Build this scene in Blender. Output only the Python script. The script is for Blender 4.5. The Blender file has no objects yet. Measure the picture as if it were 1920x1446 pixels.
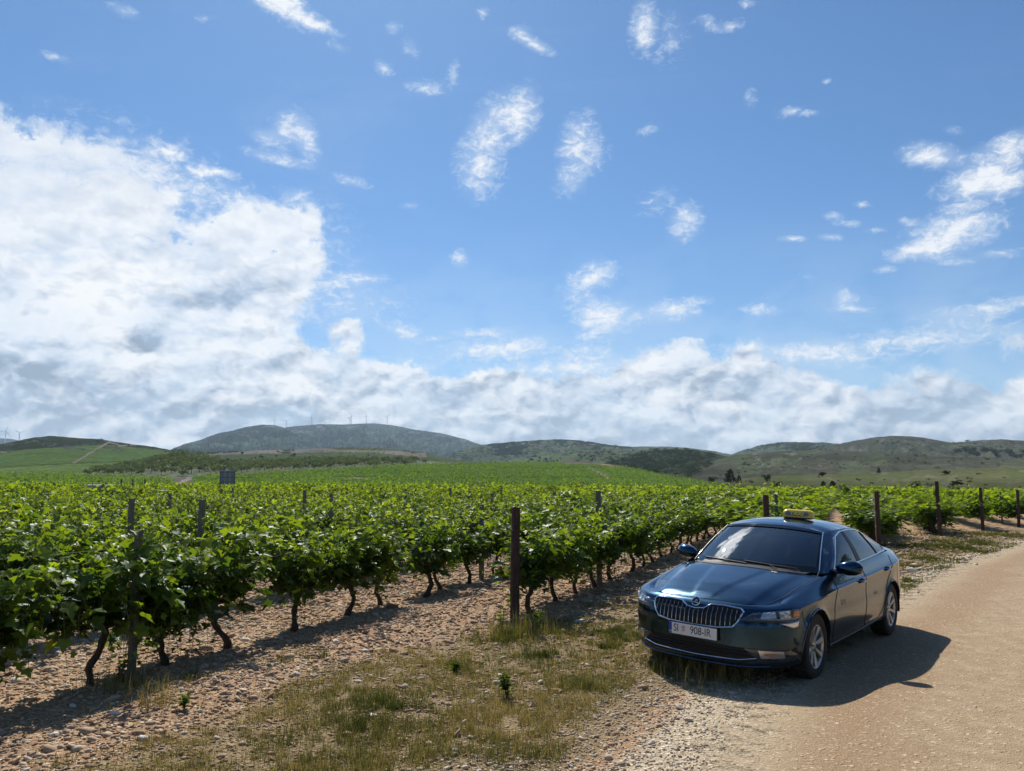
import bpy, bmesh, math, random
import numpy as np
from mathutils import Vector, Matrix
from mathutils.bvhtree import BVHTree

scene = bpy.context.scene
COL = scene.collection
rng = np.random.default_rng(7)
random.seed(7)

# ------------------------------------------------------------------ camera
F_PX, EYE = 1480.0, 2.0
PITCH = math.atan(177.0 / F_PX)
cd = bpy.data.cameras.new("camera")
cam = bpy.data.objects.new("camera", cd)
COL.objects.link(cam)
cam.location = (0, 0, EYE)
cam.rotation_euler = (math.pi / 2 + PITCH, 0, 0)
cd.sensor_fit = 'HORIZONTAL'
cd.sensor_width = 36.0
cd.lens = F_PX / 1920 * 36.0
cd.clip_start = 0.05
cd.clip_end = 30000
scene.camera = cam

# ------------------------------------------------------------------ exposure
scene.view_settings.view_transform = 'Standard'
scene.view_settings.look = 'None'
scene.view_settings.exposure = 0.33
scene.view_settings.gamma = 1.0

scene.cycles.max_bounces = 8
scene.cycles.transparent_max_bounces = 8
scene.cycles.volume_bounces = 0
scene.cycles.caustics_reflective = False
scene.cycles.caustics_refractive = False
scene.cycles.use_denoising = True

HAZE_DENSITY = 7e-5
SUN_EL = math.radians(47.5)
SUN_AZ = math.radians(-12.9)      # measured from +Y towards +X
sdir = Vector((math.sin(SUN_AZ) * math.cos(SUN_EL), math.cos(SUN_AZ) * math.cos(SUN_EL), math.sin(SUN_EL)))
sl = bpy.data.lights.new("sun", 'SUN')
sl.energy = 5.0
sl.angle = math.radians(0.53)
sl.color = (1.0, 0.93, 0.82)
so = bpy.data.objects.new("sun", sl)
COL.objects.link(so)
so.rotation_euler = (-sdir).to_track_quat('-Z', 'Y').to_euler()


# ------------------------------------------------------------------ node helper
class NG:
    def __init__(self, nt):
        self.nt = nt
        self.n = nt.nodes
        self.l = nt.links

    def node(self, typ, **kw):
        nd = self.n.new(typ)
        for k, v in kw.items():
            if k.startswith('i_'):
                key = k[2:]
                key = int(key) if key.isdigit() else key.replace('_', ' ')
                self.put(nd.inputs[key], v)
            else:
                setattr(nd, k, v)
        return nd

    def put(self, sock, v):
        if isinstance(v, bpy.types.NodeSocket):
            self.l.new(v, sock)
        else:
            if hasattr(sock.default_value, '__len__') and not hasattr(v, '__len__'):
                v = (v, v, v)
            if hasattr(v, '__len__') and len(v) == 3 and len(sock.default_value) == 4:
                v = (*v, 1.0)
            sock.default_value = v

    def math(self, op, a, b=0.0, c=0.0, clamp=False):
        nd = self.n.new('ShaderNodeMath')
        nd.operation = op
        nd.use_clamp = clamp
        self.put(nd.inputs[0], a)
        self.put(nd.inputs[1], b)
        self.put(nd.inputs[2], c)
        return nd.outputs[0]

    def vmath(self, op, a, b=(0, 0, 0)):
        nd = self.n.new('ShaderNodeVectorMath')
        nd.operation = op
        self.put(nd.inputs[0], a)
        if op == 'SCALE':
            self.put(nd.inputs['Scale'], b)
        else:
            self.put(nd.inputs[1], b)
        return nd.outputs[0]

    def ss(self, v, lo, hi, a=0.0, b=1.0, typ='SMOOTHSTEP'):
        nd = self.n.new('ShaderNodeMapRange')
        nd.interpolation_type = typ
        self.put(nd.inputs[0], v)
        for i, q in enumerate((lo, hi, a, b)):
            self.put(nd.inputs[1 + i], q)
        return nd.outputs[0]

    def noise(self, vec, scale, detail=4, rough=.55, dist=0.0, dim='3D'):
        nd = self.n.new('ShaderNodeTexNoise')
        nd.noise_dimensions = dim
        if vec is not None:
            self.put(nd.inputs['Vector'], vec)
        self.put(nd.inputs['Scale'], scale)
        nd.inputs['Detail'].default_value = detail
        nd.inputs['Roughness'].default_value = rough
        nd.inputs['Distortion'].default_value = dist
        return nd.outputs[0]

    def mix(self, fac, a, b, blend='MIX'):
        nd = self.n.new('ShaderNodeMix')
        nd.data_type = 'RGBA'
        nd.blend_type = blend
        self.put(nd.inputs['Factor'], fac)
        self.put(nd.inputs[6], a)
        self.put(nd.inputs[7], b)
        return nd.outputs[2]

    def ramp(self, fac, stops):
        nd = self.n.new('ShaderNodeValToRGB')
        cr = nd.color_ramp
        while len(cr.elements) < len(stops):
            cr.elements.new(0.5)
        for e, (p, c) in zip(cr.elements, stops):
            e.position = p
            e.color = (*c, 1) if len(c) == 3 else c
        self.put(nd.inputs[0], fac)
        return nd.outputs[0]


# ------------------------------------------------------------------ photo survey helpers (pixel -> direction)
def px_dir(x, y):
    a, b = (x - 960) / F_PX, -(y - 723) / F_PX
    c, s = math.cos(PITCH), math.sin(PITCH)
    v = np.array([a, c - b * s, s + b * c])
    return v / np.linalg.norm(v)


def px_azel(x, y):
    v = px_dir(x, y)
    return math.degrees(math.atan2(v[0], v[1])), math.degrees(math.asin(v[2]))


# ------------------------------------------------------------------ world
world = bpy.data.worlds.new("World")
scene.world = world
world.use_nodes = True
W = NG(world.node_tree)
W.n.clear()
sky = W.node('ShaderNodeTexSky', sky_type='NISHITA', sun_disc=False)
sky.sun_elevation = SUN_EL
sky.sun_rotation = SUN_AZ
sky.altitude = 300
sky.air_density = 1.0
sky.dust_density = 0.35
sky.ozone_density = 3.0
tc = W.node('ShaderNodeTexCoord')
dvec = W.vmath('NORMALIZE', tc.outputs['Generated'])
sep = W.node('ShaderNodeSeparateXYZ', i_0=dvec)
az = W.math('DEGREES', W.math('ARCTAN2', sep.outputs[0], sep.outputs[1]))
el = W.math('DEGREES', W.math('ARCSINE', sep.outputs[2]))
ae = W.node('ShaderNodeCombineXYZ', i_0=az, i_1=el, i_2=0.0).outputs[0]
# small warp of the coordinates so that the cloud outlines are never ellipses
wn = W.node('ShaderNodeTexNoise', i_Vector=ae)
wn.inputs['Scale'].default_value = .28
wn.inputs['Detail'].default_value = 5
wn.inputs['Roughness'].default_value = .62
wv = W.vmath('SCALE', W.vmath('SUBTRACT', wn.outputs['Color'], (.5, .5, .5)), 3.4)
aew = W.vmath('ADD', ae, wv)


def blob_sum(blobs, vec):
    tot = None
    for (cx, cy, rx, ry, rot, wgt) in blobs:
        a0, e0 = px_azel(cx, cy)
        c, s = math.cos(math.radians(rot)), math.sin(math.radians(rot))
        a1, e1 = px_azel(cx + rx * c, cy + rx * s)
        a2, e2 = px_azel(cx - ry * s, cy + ry * c)
        mp = W.node('ShaderNodeMapping', vector_type='TEXTURE', i_Vector=vec)
        mp.inputs['Location'].default_value = (a0, e0, 0)
        mp.inputs['Rotation'].default_value = (0, 0, math.atan2(e1 - e0, a1 - a0))
        mp.inputs['Scale'].default_value = (math.hypot(a1 - a0, e1 - e0), math.hypot(a2 - a0, e2 - e0), 1)
        g = W.node('ShaderNodeTexGradient', gradient_type='SPHERICAL', i_Vector=mp.outputs[0])
        nd = W.n.new('ShaderNodeMath')
        nd.operation = 'MULTIPLY_ADD'
        W.l.new(g.outputs['Fac'], nd.inputs[0])
        nd.inputs[1].default_value = wgt
        if tot is None:
            nd.inputs[2].default_value = 0
        else:
            W.l.new(tot, nd.inputs[2])
        tot = nd.outputs[0]
    return tot


# cx, cy, rx, ry (photo survey), tilt, weight
DENSE = [
    (40, 400, 330, 200, 14, 2.2), (-150, 480, 420, 330, 0, 2.5), (190, 330, 190, 90, 20, 1.3), (60, 560, 420, 180, 5, 2.3), (300, 560, 330, 190, 10, 2.2),
    (500, 425, 130, 70, 12, 1.6), (470, 510, 160, 110, 0, 1.9), (560, 450, 60, 110, 10, 1.0), (400, 620, 200, 105, 0, 1.7),
    (330, 720, 420, 130, 0, 2.2), (640, 730, 210, 70, 0, 1.8), (560, 700, 260, 60, 0, 1.2), (150, 690, 260, 90, 0, 1.3), (470, 680, 180, 50, 0, .8),
    (960, 800, 900, 110, 0, 2.6), (300, 840, 700, 110, 0, 2.3), (740, 700, 60, 40, 0, 1.1), (1000, 740, 360, 55, -3, 1.6),
    (1290, 690, 120, 62, 10, 1.9), (1400, 700, 90, 72, 0, 1.4), (1480, 740, 170, 80, 25, 1.9), (1340, 770, 320, 90, 0, 1.8), (1600, 800, 420, 80, 0, 1.8),
    (1740, 760, 180, 75, -6, 2.0), (1890, 780, 160, 80, 0, 1.7), (1180, 710, 160, 40, -8, 1.2), (1560, 770, 160, 60, 0, 1.2), (2050, 760, 200, 120, 0, 2.0),
    (960, -400, 190, 110, -40, 2.2), (810, -480, 200, 130, -40, 2.2), (640, -640, 260, 190, -40, 2.2), (740, -270, 130, 50, -50, 1.6), (350, -900, 300, 300, -20, 1.6), (1500, -800, 160, 100, 10, 1.0),
    (647, 632, 50, 34, 0, 1.7), (1905, 640, 60, 46, 0, .9),
]
WISP = [
    (260, 300, 260, 90, 18, .75), (600, 470, 110, 130, 0, .6), (640, 570, 190, 70, 0, .75), (330, 350, 160, 90, 20, .7), (450, 380, 150, 50, 10, .6), (1000, 690, 500, 50, 0, .6),
    (1130, 590, 90, 40, 8, 1.8), (1110, 625, 60, 40, 0, 1.2), (1265, 580, 85, 30, -10, 1.6), (1105, 525, 75, 40, -25, 1.8), (1285, 415, 42, 52, 10, 1.6),
    (1085, 275, 50, 85, 10, 1.6), (1065, 345, 40, 40, 0, .8), (1125, 290, 30, 50, 0, .7), (945, 225, 80, 65, -25, 1.6), (900, 310, 62, 85, 10, 1.7), (985, 210, 40, 70, 10, 1.0),
    (545, 240, 55, 45, 40, 1.5), (580, 270, 28, 60, -8, 1.2), (500, 260, 46, 22, 25, 1.1), (520, 298, 80, 17, 14, 1.5), (400, 322, 55, 13, 4, 1.5),
    (320, 285, 50, 20, 10, 1.3), (315, 372, 42, 22, 4, 1.6), (660, 340, 48, 15, 15, 1.3), (560, 370, 55, 22, 20, 1.1),
    (545, 22, 90, 32, 25, 1.9), (600, 48, 60, 18, 20, 1.1), (510, -10, 80, 30, 10, 1.6), (105, 108, 42, 12, 15, 1.0), (230, 20, 45, 16, 20, .9), (380, 35, 30, 12, 0, .8),
    (1000, 82, 55, 17, 24, 1.5), (975, 60, 28, 22, 0, 1.0), (1205, 50, 34, 70, 3, 1.7), (1250, 75, 60, 70, 0, .6), (1330, 45, 40, 22, 15, .9), (1370, 50, 42, 15, -20, 1.1), (1400, 8, 24, 12, 0, 1.3),
    (800, 165, 55, 22, 5, 1.2), (850, 135, 22, 30, 15, 1.1), (720, 128, 30, 18, 30, 1.1), (738, 52, 20, 16, 0, 1.2), (905, 25, 16, 16, 0, 1.2), (635, 88, 32, 13, 25, .9), (770, 90, 26, 30, 0, .7),
    (770, 386, 24, 9, 0, 1.1), (862, 484, 24, 24, 0, 1.3), (1483, 210, 40, 15, -8, 1.3), (1522, 212, 22, 10, 0, 1.2), (1215, 243, 28, 18, -25, .9), (1408, 185, 18, 28, 15, .7), (1550, 153, 13, 8, -15, 1.2),
    (1425, 581, 48, 15, 3, 1.6), (1585, 562, 30, 30, 0, 1.5), (1600, 580, 60, 10, 0, 1.0), (1485, 448, 38, 9, 0, 1.3), (1560, 445, 34, 9, 0, 1.3), (1565, 405, 30, 11, 0, 1.2), (1617, 384, 24, 9, 0, 1.3), (1790, 245, 28, 12, 10, .8),
    (1743, 292, 75, 33, 4, 2.0), (1860, 310, 110, 55, -22, 1.5), (1900, 270, 60, 35, -20, 1.2), (1830, 350, 120, 42, -14, 1.5), (1790, 430, 130, 55, -16, 2.1), (1720, 470, 90, 24, -8, 1.5), (1900, 345, 70, 28, -20, 1.0), (1660, 507, 34, 12, 0, 1.2), (1590, 420, 40, 10, 0, .9), (1700, 415, 22, 12, 0, 1.1),
    (1640, 432, 30, 8, 0, .8), (1790, 490, 60, 12, 0, 1.0), (1880, 475, 70, 14, -5, 1.1), (1520, 520, 30, 8, 10, .7), (1230, 380, 60, 34, -20, .6),
    (930, 655, 130, 24, -2, 1.7), (905, 625, 90, 15, -4, 1.5), (760, 622, 50, 22, 18, 1.5), (815, 635, 30, 9, 0, 1.2), (1090, 660, 80, 20, 0, 1.1), (990, 640, 60, 20, -6, 1.0),
    (1700, 640, 330, 34, -6, 1.5), (1850, 580, 190, 26, -10, 1.4), (1500, 665, 260, 26, 4, 1.3), (680, 520, 70, 16, 5, .8), (630, 530, 70, 18, -6, .8), (1080, 690, 200, 26, -3, 1.2),
]
dens = blob_sum(DENSE, aew)
wisp = blob_sum(WISP, ae)
# generic far-side clouds (behind the camera, reflected in the taxi)
behind = W.math('MULTIPLY', W.ss(W.math('ABSOLUTE', az), 48, 75), W.ss(el, 70, 20))
st = W.vmath('MULTIPLY', ae, (1.0, 1.7, 1.0))
n1 = W.noise(st, .16, 9, .58, .4)
n2 = W.noise(W.vmath('ADD', st, W.vmath('SCALE', wv, .25)), 1.05, 10, .68, .5)
n3 = W.noise(W.vmath('MULTIPLY', aew, (1.0, 1.25, 1.0)), .42, 8, .6, 0)
bl = W.math('MULTIPLY', behind, W.math('MULTIPLY', W.ss(n1, .54, .66), .9))
dsum = W.math('ADD', dens, bl)
dgate = W.ss(dsum, 0.0, .28)
dA = W.math('ADD', dsum, W.math('MULTIPLY', W.math('MULTIPLY', W.math('SUBTRACT', n3, .5), W.ss(el, 10, 18, 2.1, 1.5)), dgate))
aD = W.math('MULTIPLY', W.ss(dA, .06, .86), W.ss(n1, .38, .62, .84, 1.0))
rot = W.node('ShaderNodeMapping', vector_type='POINT', i_Vector=aew)
rot.inputs['Rotation'].default_value = (0, 0, math.radians(17))
rot.inputs['Scale'].default_value = (.30, 1.25, 1)
n4 = W.noise(rot.outputs[0], .24, 8, .6)
aD = W.math('MULTIPLY', aD, W.math('SUBTRACT', 1.0, W.math('MULTIPLY', W.ss(n4, .50, .66), W.math('MULTIPLY', W.ss(el, 9, 15), .62))))
wgate = W.ss(wisp, 0.0, .35)
wA = W.math('ADD', wisp, W.math('MULTIPLY', W.math('MULTIPLY', W.math('SUBTRACT', n2, .56), 4.0), wgate))
aW = W.math('MAXIMUM', W.ss(wA, .05, 1.75, 0, .97, 'LINEAR'), W.ss(W.math('ADD', wisp, W.math('MULTIPLY', W.math('SUBTRACT', n1, .5), 1.5)), .1, 1.5, 0, .34))
# faint high veil
veil = W.math('MULTIPLY', W.ss(W.noise(W.vmath('MULTIPLY', ae, (.5, 1.4, 1)), .06, 6, .6, 1.0), .5, .8), .12)
alpha = W.math('SUBTRACT', 1.0, W.math('MULTIPLY', W.math('MULTIPLY', W.math('SUBTRACT', 1, aD), W.math('SUBTRACT', 1, aW)), W.math('SUBTRACT', 1, veil)))
lowveil = W.math('MULTIPLY', W.ss(el, 20, 2), W.ss(n1, .35, .6, .12, .42))
alpha = W.math('SUBTRACT', 1.0, W.math('MULTIPLY', W.math('SUBTRACT', 1.0, alpha), W.math('SUBTRACT', 1.0, lowveil)))
alpha = W.math('MULTIPLY', alpha, W.ss(el, -3, -1))
# relief: compare the billow field with itself a little towards the sun (up)
bscale = W.vmath('MULTIPLY', ae, (1.0, 1.6, 1.0))
warpn = W.node('ShaderNodeTexNoise', i_Vector=bscale)
warpn.inputs['Scale'].default_value = .35
warpn.inputs['Detail'].default_value = 4
bscale = W.vmath('ADD', bscale, W.vmath('SCALE', W.vmath('SUBTRACT', warpn.outputs['Color'], (.5, .5, .5)), 2.2))


def billow(v):
    t = None
    for sc_, am in ((.17, .54), (.42, .27), (1.0, .14), (2.2, .07)):
        q = W.n.new('ShaderNodeTexVoronoi'); q.feature = 'SMOOTH_F1'
        W.put(q.inputs['Vector'], v); q.inputs['Scale'].default_value = sc_; q.inputs['Smoothness'].default_value = .55
        t = W.math('MULTIPLY_ADD', q.outputs['Distance'], am, 0.0 if t is None else t)
    return t


b0 = billow(bscale)
b1 = billow(W.vmath('ADD', bscale, (-.35, .95, 0)))
relief = W.math('SUBTRACT', b1, b0)
soft = W.noise(W.vmath('MULTIPLY', ae, (1.0, 1.9, 1)), .085, 3, .5, .3)
DARK = [(420, 770, 200, 50, 0, .6), (40, 690, 160, 60, 0, .5), (120, 770, 200, 40, 0, .6), (350, 720, 120, 30, 10, .5), (262, 640, 60, 34, 12, 1.3), (440, 550, 150, 55, -22, .75), (250, 790, 330, 55, 0, .5), (1370, 775, 200, 26, 0, .7), (960, 800, 500, 40, 0, .35), (60, 740, 110, 60, 0, .7), (620, 810, 200, 50, 0, .4), (1500, 830, 500, 40, 0, .35)]
dk = blob_sum(DARK, aew)
low = W.ss(el, 13, 0, 0, 1)
lit = W.math('ADD', .87, W.math('MULTIPLY', relief, W.ss(el, 22, 8, .40, 3.6)))
lit = W.math('SUBTRACT', lit, W.math('MULTIPLY', low, .40))
lit = W.math('ADD', lit, W.math('MULTIPLY', W.math('SUBTRACT', soft, .5), .9))
lit = W.math('SUBTRACT', lit, W.math('MULTIPLY', dk, .62))
ccol = W.ramp(lit, [(0.0, (2.3, 2.95, 3.8)), (.28, (3.5, 4.2, 5.15)), (.55, (5.4, 5.85, 6.5)), (.82, (6.9, 7.2, 7.6)), (1.0, (7.9, 8.0, 8.1))])
wcol = W.mix(W.ss(wA, .4, 1.6), (5.6, 6.5, 7.5), (7.4, 7.6, 7.9))
cloudc = W.mix(aD, wcol, ccol)
# clouds glow when they stand near the sun
ndot = W.n.new('ShaderNodeVectorMath'); ndot.operation = 'DOT_PRODUCT'
W.put(ndot.inputs[0], dvec); ndot.inputs[1].default_value = tuple(sdir)
glow = W.ss(ndot.outputs['Value'], .962, .996, 1.0, 4.0)
cloudc = W.vmath('SCALE', cloudc, glow)
skc = W.mix(1.0, sky.outputs[0], (.435, .66, .83), 'MULTIPLY')
final = W.mix(alpha, skc, cloudc)
bg = W.node('ShaderNodeBackground', i_Color=final, i_Strength=0.1)
wo = W.node('ShaderNodeOutputWorld', i_Surface=bg.outputs[0])
world.cycles.sampling_method = 'MANUAL'
world.cycles.sample_map_resolution = 512


# ------------------------------------------------------------------ generic builders
def new_mesh_obj(name, verts, faces, mats=(), parent=None, smooth=False, midx=None, attrs=None, link=True):
    me = bpy.data.meshes.new(name)
    verts = np.asarray(verts, dtype=np.float32).reshape(-1, 3)
    if isinstance(faces, np.ndarray):
        nf, k = faces.shape
        me.vertices.add(len(verts))
        me.vertices.foreach_set('co', verts.ravel())
        me.loops.add(nf * k)
        me.loops.foreach_set('vertex_index', faces.astype(np.int32).ravel())
        me.polygons.add(nf)
        me.polygons.foreach_set('loop_start', np.arange(0, nf * k, k, dtype=np.int32))
        me.update(calc_edges=True)
    else:
        me.from_pydata(verts.tolist(), [], [list(map(int, f)) for f in faces])
        me.update()
    for m in (mats if isinstance(mats, (list, tuple)) else [mats]):
        me.materials.append(m)
    if smooth:
        me.polygons.foreach_set('use_smooth', np.ones(len(me.polygons), dtype=bool))
    if midx is not None:
        me.polygons.foreach_set('material_index', np.asarray(midx, dtype=np.int32))
    for k, v in (attrs or {}).items():
        v = np.asarray(v, dtype=np.float32)
        if v.ndim == 1:
            a = me.attributes.new(k, 'FLOAT', 'POINT')
            a.data.foreach_set('value', v)
        else:
            a = me.attributes.new(k, 'FLOAT_COLOR', 'POINT')
            if v.shape[1] == 3:
                v = np.concatenate([v, np.ones((len(v), 1), np.float32)], 1)
            a.data.foreach_set('color', v.ravel())
    if not link:
        return me
    ob = bpy.data.objects.new(name, me)
    COL.objects.link(ob)
    if parent is not None:
        ob.parent = parent
    return ob


def tag(o, label=None, cat=None, group=None, kind=None):
    if label: o['label'] = label
    if cat: o['category'] = cat
    if group: o['group'] = group
    if kind: o['kind'] = kind
    return o


def empty(name, loc=(0, 0, 0), rz=0.0, parent=None):
    o = bpy.data.objects.new(name, None)
    o.empty_display_size = .2
    COL.objects.link(o)
    o.location = loc
    o.rotation_euler = (0, 0, rz)
    if parent is not None:
        o.parent = parent
    return o


def from_mesh(name, me, parent=None, loc=(0, 0, 0), rz=0.0, sc=1.0):
    o = bpy.data.objects.new(name, me)
    COL.objects.link(o)
    o.location = loc
    o.rotation_euler = (0, 0, rz)
    if sc != 1.0:
        o.scale = (sc, sc, sc) if not hasattr(sc, '__len__') else sc
    if parent is not None:
        o.parent = parent
    return o


def _hash(ix, iy, seed):
    h = (ix.astype(np.int64) * 374761393 + iy.astype(np.int64) * 668265263 + seed * 974634777) & 0xFFFFFFFF
    h = ((h ^ (h >> 13)) * 1274126177) & 0xFFFFFFFF
    return ((h ^ (h >> 16)) & 0xFFFFFF) / float(0xFFFFFF)


def vnoise(x, y, seed=0):
    x = np.asarray(x, float); y = np.asarray(y, float)
    ix, iy = np.floor(x), np.floor(y)
    fx, fy = x - ix, y - iy
    fx, fy = fx * fx * (3 - 2 * fx), fy * fy * (3 - 2 * fy)
    a, b = _hash(ix, iy, seed), _hash(ix + 1, iy, seed)
    c, d = _hash(ix, iy + 1, seed), _hash(ix + 1, iy + 1, seed)
    return (a + (b - a) * fx) * (1 - fy) + (c + (d - c) * fx) * fy


def fbm(x, y, oct=4, seed=0, rough=.5):
    t, amp, n = 0, 1, 0
    for i in range(oct):
        t = t + amp * vnoise(np.asarray(x) * 2 ** i + 17.3 * i, np.asarray(y) * 2 ** i - 9.1 * i, seed + i)
        n += amp
        amp *= rough
    return t / n - .5


def sstep(x, a, b):
    t = np.clip((np.asarray(x, float) - a) / (b - a), 0, 1)
    return t * t * (3 - 2 * t)


def mat(name, color, rough=.6, metal=0.0, spec=.5, **kw):
    m = bpy.data.materials.new(name)
    m.use_nodes = True
    b = m.node_tree.nodes['Principled BSDF']
    b.inputs['Base Color'].default_value = (*color, 1)
    b.inputs['Roughness'].default_value = rough
    b.inputs['Metallic'].default_value = metal
    b.inputs['Specular IOR Level'].default_value = spec
    for k, v in kw.items():
        b.inputs[k.replace('_', ' ')].default_value = v
    return m


# ------------------------------------------------------------------ ground layout
RDIR = np.array([.382, .924])        # direction of the vine rows
RNRM = np.array([.924, -.382])       # across the rows, towards the road
ROADL = np.array([(-6.5, -4), (-2.2, 1.0), (1.22, 5.74), (2.27, 7.94), (4.3, 11.0), (7.0, 14.54), (10.32, 19.0), (17.27, 27.05), (26, 35.5), (38, 46), (60, 64), (110, 100)], float)


def _poly_sd(px, py, P):
    """signed distance to an open polyline; positive on its right-hand side"""
    best = np.full(px.shape, 1e9)
    sgn = np.ones(px.shape)
    for i in range(len(P) - 1):
        a, b = P[i], P[i + 1]
        d = b - a
        t = np.clip(((px - a[0]) * d[0] + (py - a[1]) * d[1]) / (d @ d), 0, 1)
        qx, qy = px - a[0] - t * d[0], py - a[1] - t * d[1]
        dist = np.hypot(qx, qy)
        cr = d[1] * qx - d[0] * qy
        m = dist < best
        best = np.where(m, dist, best)
        sgn = np.where(m, np.where(cr >= 0, 1, -1), sgn)
    return best * sgn


ROAD_W = 4.7


def road_sd(x, y):
    """>0 inside the road, metres from its left edge (negative on the verge)"""
    return _poly_sd(np.asarray(x, float), np.asarray(y, float), ROADL)


# row heads: c = offset across, s = position along
HEADS = [(-6.58, 2.0), (-4.22, 10.33), (-1.45, 17.2), (.92, 25.5), (3.2, 32.5), (5.3, 37.8), (7.2, 41.4), (9.4, 46), (11.7, 50.5), (14, 55), (16.3, 59), (18.6, 63.5), (21, 68), (23.3, 72), (25.6, 76), (28, 80), (30.3, 84), (32.6, 88)]


def head_s(c):
    cs = [h[0] for h in HEADS]
    ss = [h[1] for h in HEADS]
    return np.interp(c, cs, ss, left=-20)


def ground_z(x, y):
    x = np.asarray(x, float); y = np.asarray(y, float)
    r = np.hypot(x, y)
    a = np.degrees(np.arctan2(x, y))
    slope = np.interp(a, [-180, -60, -33, 0, 33, 60, 180], [.002, .002, .001, .0045, .0095, .009, .002])
    z = -np.clip(r - 22, 0, 130) * slope
    sd = road_sd(x, y)
    c = x * RNRM[0] + y * RNRM[1]
    s = x * RDIR[0] + y * RDIR[1]
    verge = sstep(-sd, .3, 1.4) * .08
    fade = 1 - sstep(r, 40, 70)
    inv = sstep(-sd, .8, 2.5)
    n = fbm(x * .45, y * .45, 4, 3) * .10 + fbm(x * 2.6, y * 2.6, 3, 9) * .045
    ridge = .10 * np.exp(-((c + 5.25) / .5) ** 2) * sstep(s, 3, 6) * (1 - sstep(s, 13, 17))
    rn = fbm(x * .3, y * .3, 2, 31) * .03
    z = z + verge + fade * (inv * (n + ridge) + (1 - inv) * rn * .5)
    return z


# ------------------------------------------------------------------ ground material
def soil_nodes(N, pos, sdv, kind):
    """returns colour and height sockets. kind: ground | road"""
    nA = N.noise(pos, .7, 5, .6)
    nB = N.noise(pos, 5.0, 5, .6)
    nC = N.noise(pos, 38.0, 4, .65)
    v1 = N.node('ShaderNodeTexVoronoi', feature='F1', i_Vector=N.vmath('ADD', pos, N.vmath('SCALE', N.node('ShaderNodeTexNoise', i_Vector=pos, i_Scale=9.0).outputs['Color'], .09)), i_Scale=24.0)
    v2 = N.node('ShaderNodeTexVoronoi', feature='F1', i_Vector=pos, i_Scale=62.0)
    peb1 = N.ss(v1.outputs['Distance'], .62, .18)
    peb2 = N.ss(v2.outputs['Distance'], .6, .2)
    sepc = N.node('ShaderNodeSeparateColor', i_Color=v1.outputs['Color'])
    sepd = N.node('ShaderNodeSeparateColor', i_Color=v2.outputs['Color'])
    stone = N.ramp(sepc.outputs[0], [(0, (.30, .20, .145)), (.35, (.43, .33, .235)), (.7, (.53, .44, .33)), (1, (.66, .59, .49))])
    stone2 = N.ramp(sepd.outputs[1], [(0, (.27, .18, .12)), (.5, (.46, .36, .27)), (1, (.64, .56, .47))])
    return nA, nB, nC, peb1, peb2, sepc, sepd, stone, stone2


def make_ground_mat():
    m = bpy.data.materials.new('stony_soil')
    m.use_nodes = True
    N = NG(m.node_tree)
    N.n.clear()
    geo = N.node('ShaderNodeNewGeometry')
    pos = geo.outputs['Position']
    z_at = N.node('ShaderNodeAttribute', attribute_name='zone')   # r: verge/grass, g: gravel near road, b: far field
    zs = N.node('ShaderNodeSeparateColor', i_Color=z_at.outputs['Color'])
    nA, nB, nC, p1, p2, sc, sd2, stone, stone2 = soil_nodes(N, pos, None, 'ground')
    soil = N.ramp(nB, [(.25, (.22, .12, .07)), (.5, (.33, .20, .12)), (.75, (.43, .29, .19))])
    cover = N.math('MULTIPLY', p1, N.ss(N.math('ADD', sc.outputs[1], N.math('MULTIPLY', N.math('SUBTRACT', nA, .5), 1.2)), .15, .5))
    cover2 = N.math('MULTIPLY', p2, N.ss(sd2.outputs[0], .2, .6))
    c1 = N.mix(N.math('MULTIPLY', cover2, .8), soil, stone2)
    c1 = N.mix(cover, c1, stone)
    # verge: dry grass litter
    gmask = N.ss(N.math('ADD', zs.outputs[0], N.math('MULTIPLY', N.math('SUBTRACT', nA, .5), .9)), .35, .75)
    gcol = N.ramp(nC, [(.3, (.10, .085, .04)), (.5, (.20, .155, .085)), (.7, (.33, .26, .16))])
    c2 = N.mix(N.math('MULTIPLY', gmask, .78), c1, gcol)
    # pale crushed limestone at the road side
    gr = N.ss(N.math('ADD', zs.outputs[1], N.math('MULTIPLY', N.math('SUBTRACT', nB, .5), .8)), .3, .7)
    pale = N.mix(p1, N.ramp(nC, [(.3, (.33, .26, .19)), (.7, (.52, .45, .36))]), N.ramp(sc.outputs[2], [(0, (.42, .34, .26)), (1, (.74, .68, .6))]))
    c3 = N.mix(gr, c2, pale)
    far = N.ramp(N.noise(pos, .03, 6, .7), [(.3, (.06, .085, .02)), (.55, (.10, .12, .035)), (.8, (.17, .15, .07))])
    c4 = N.mix(zs.outputs[2], c3, far)
    c4 = N.mix(1.0, c4, (1.02, 1.0, .90), 'MULTIPLY')
    b = N.node('ShaderNodeBsdfPrincipled', i_Roughness=.95)
    b.inputs['Specular IOR Level'].default_value = .2
    N.put(b.inputs['Base Color'], c4)
    h = N.math('ADD', N.math('ADD', N.math('MULTIPLY', p1, .016), N.math('MULTIPLY', p2, .006)), N.math('MULTIPLY', nC, .012))
    bp = N.node('ShaderNodeBump', i_Strength=.9, i_Distance=1.0, i_Height=h)
    N.put(b.inputs['Normal'], bp.outputs[0])
    N.node('ShaderNodeOutputMaterial', i_Surface=b.outputs[0])
    return m


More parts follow.
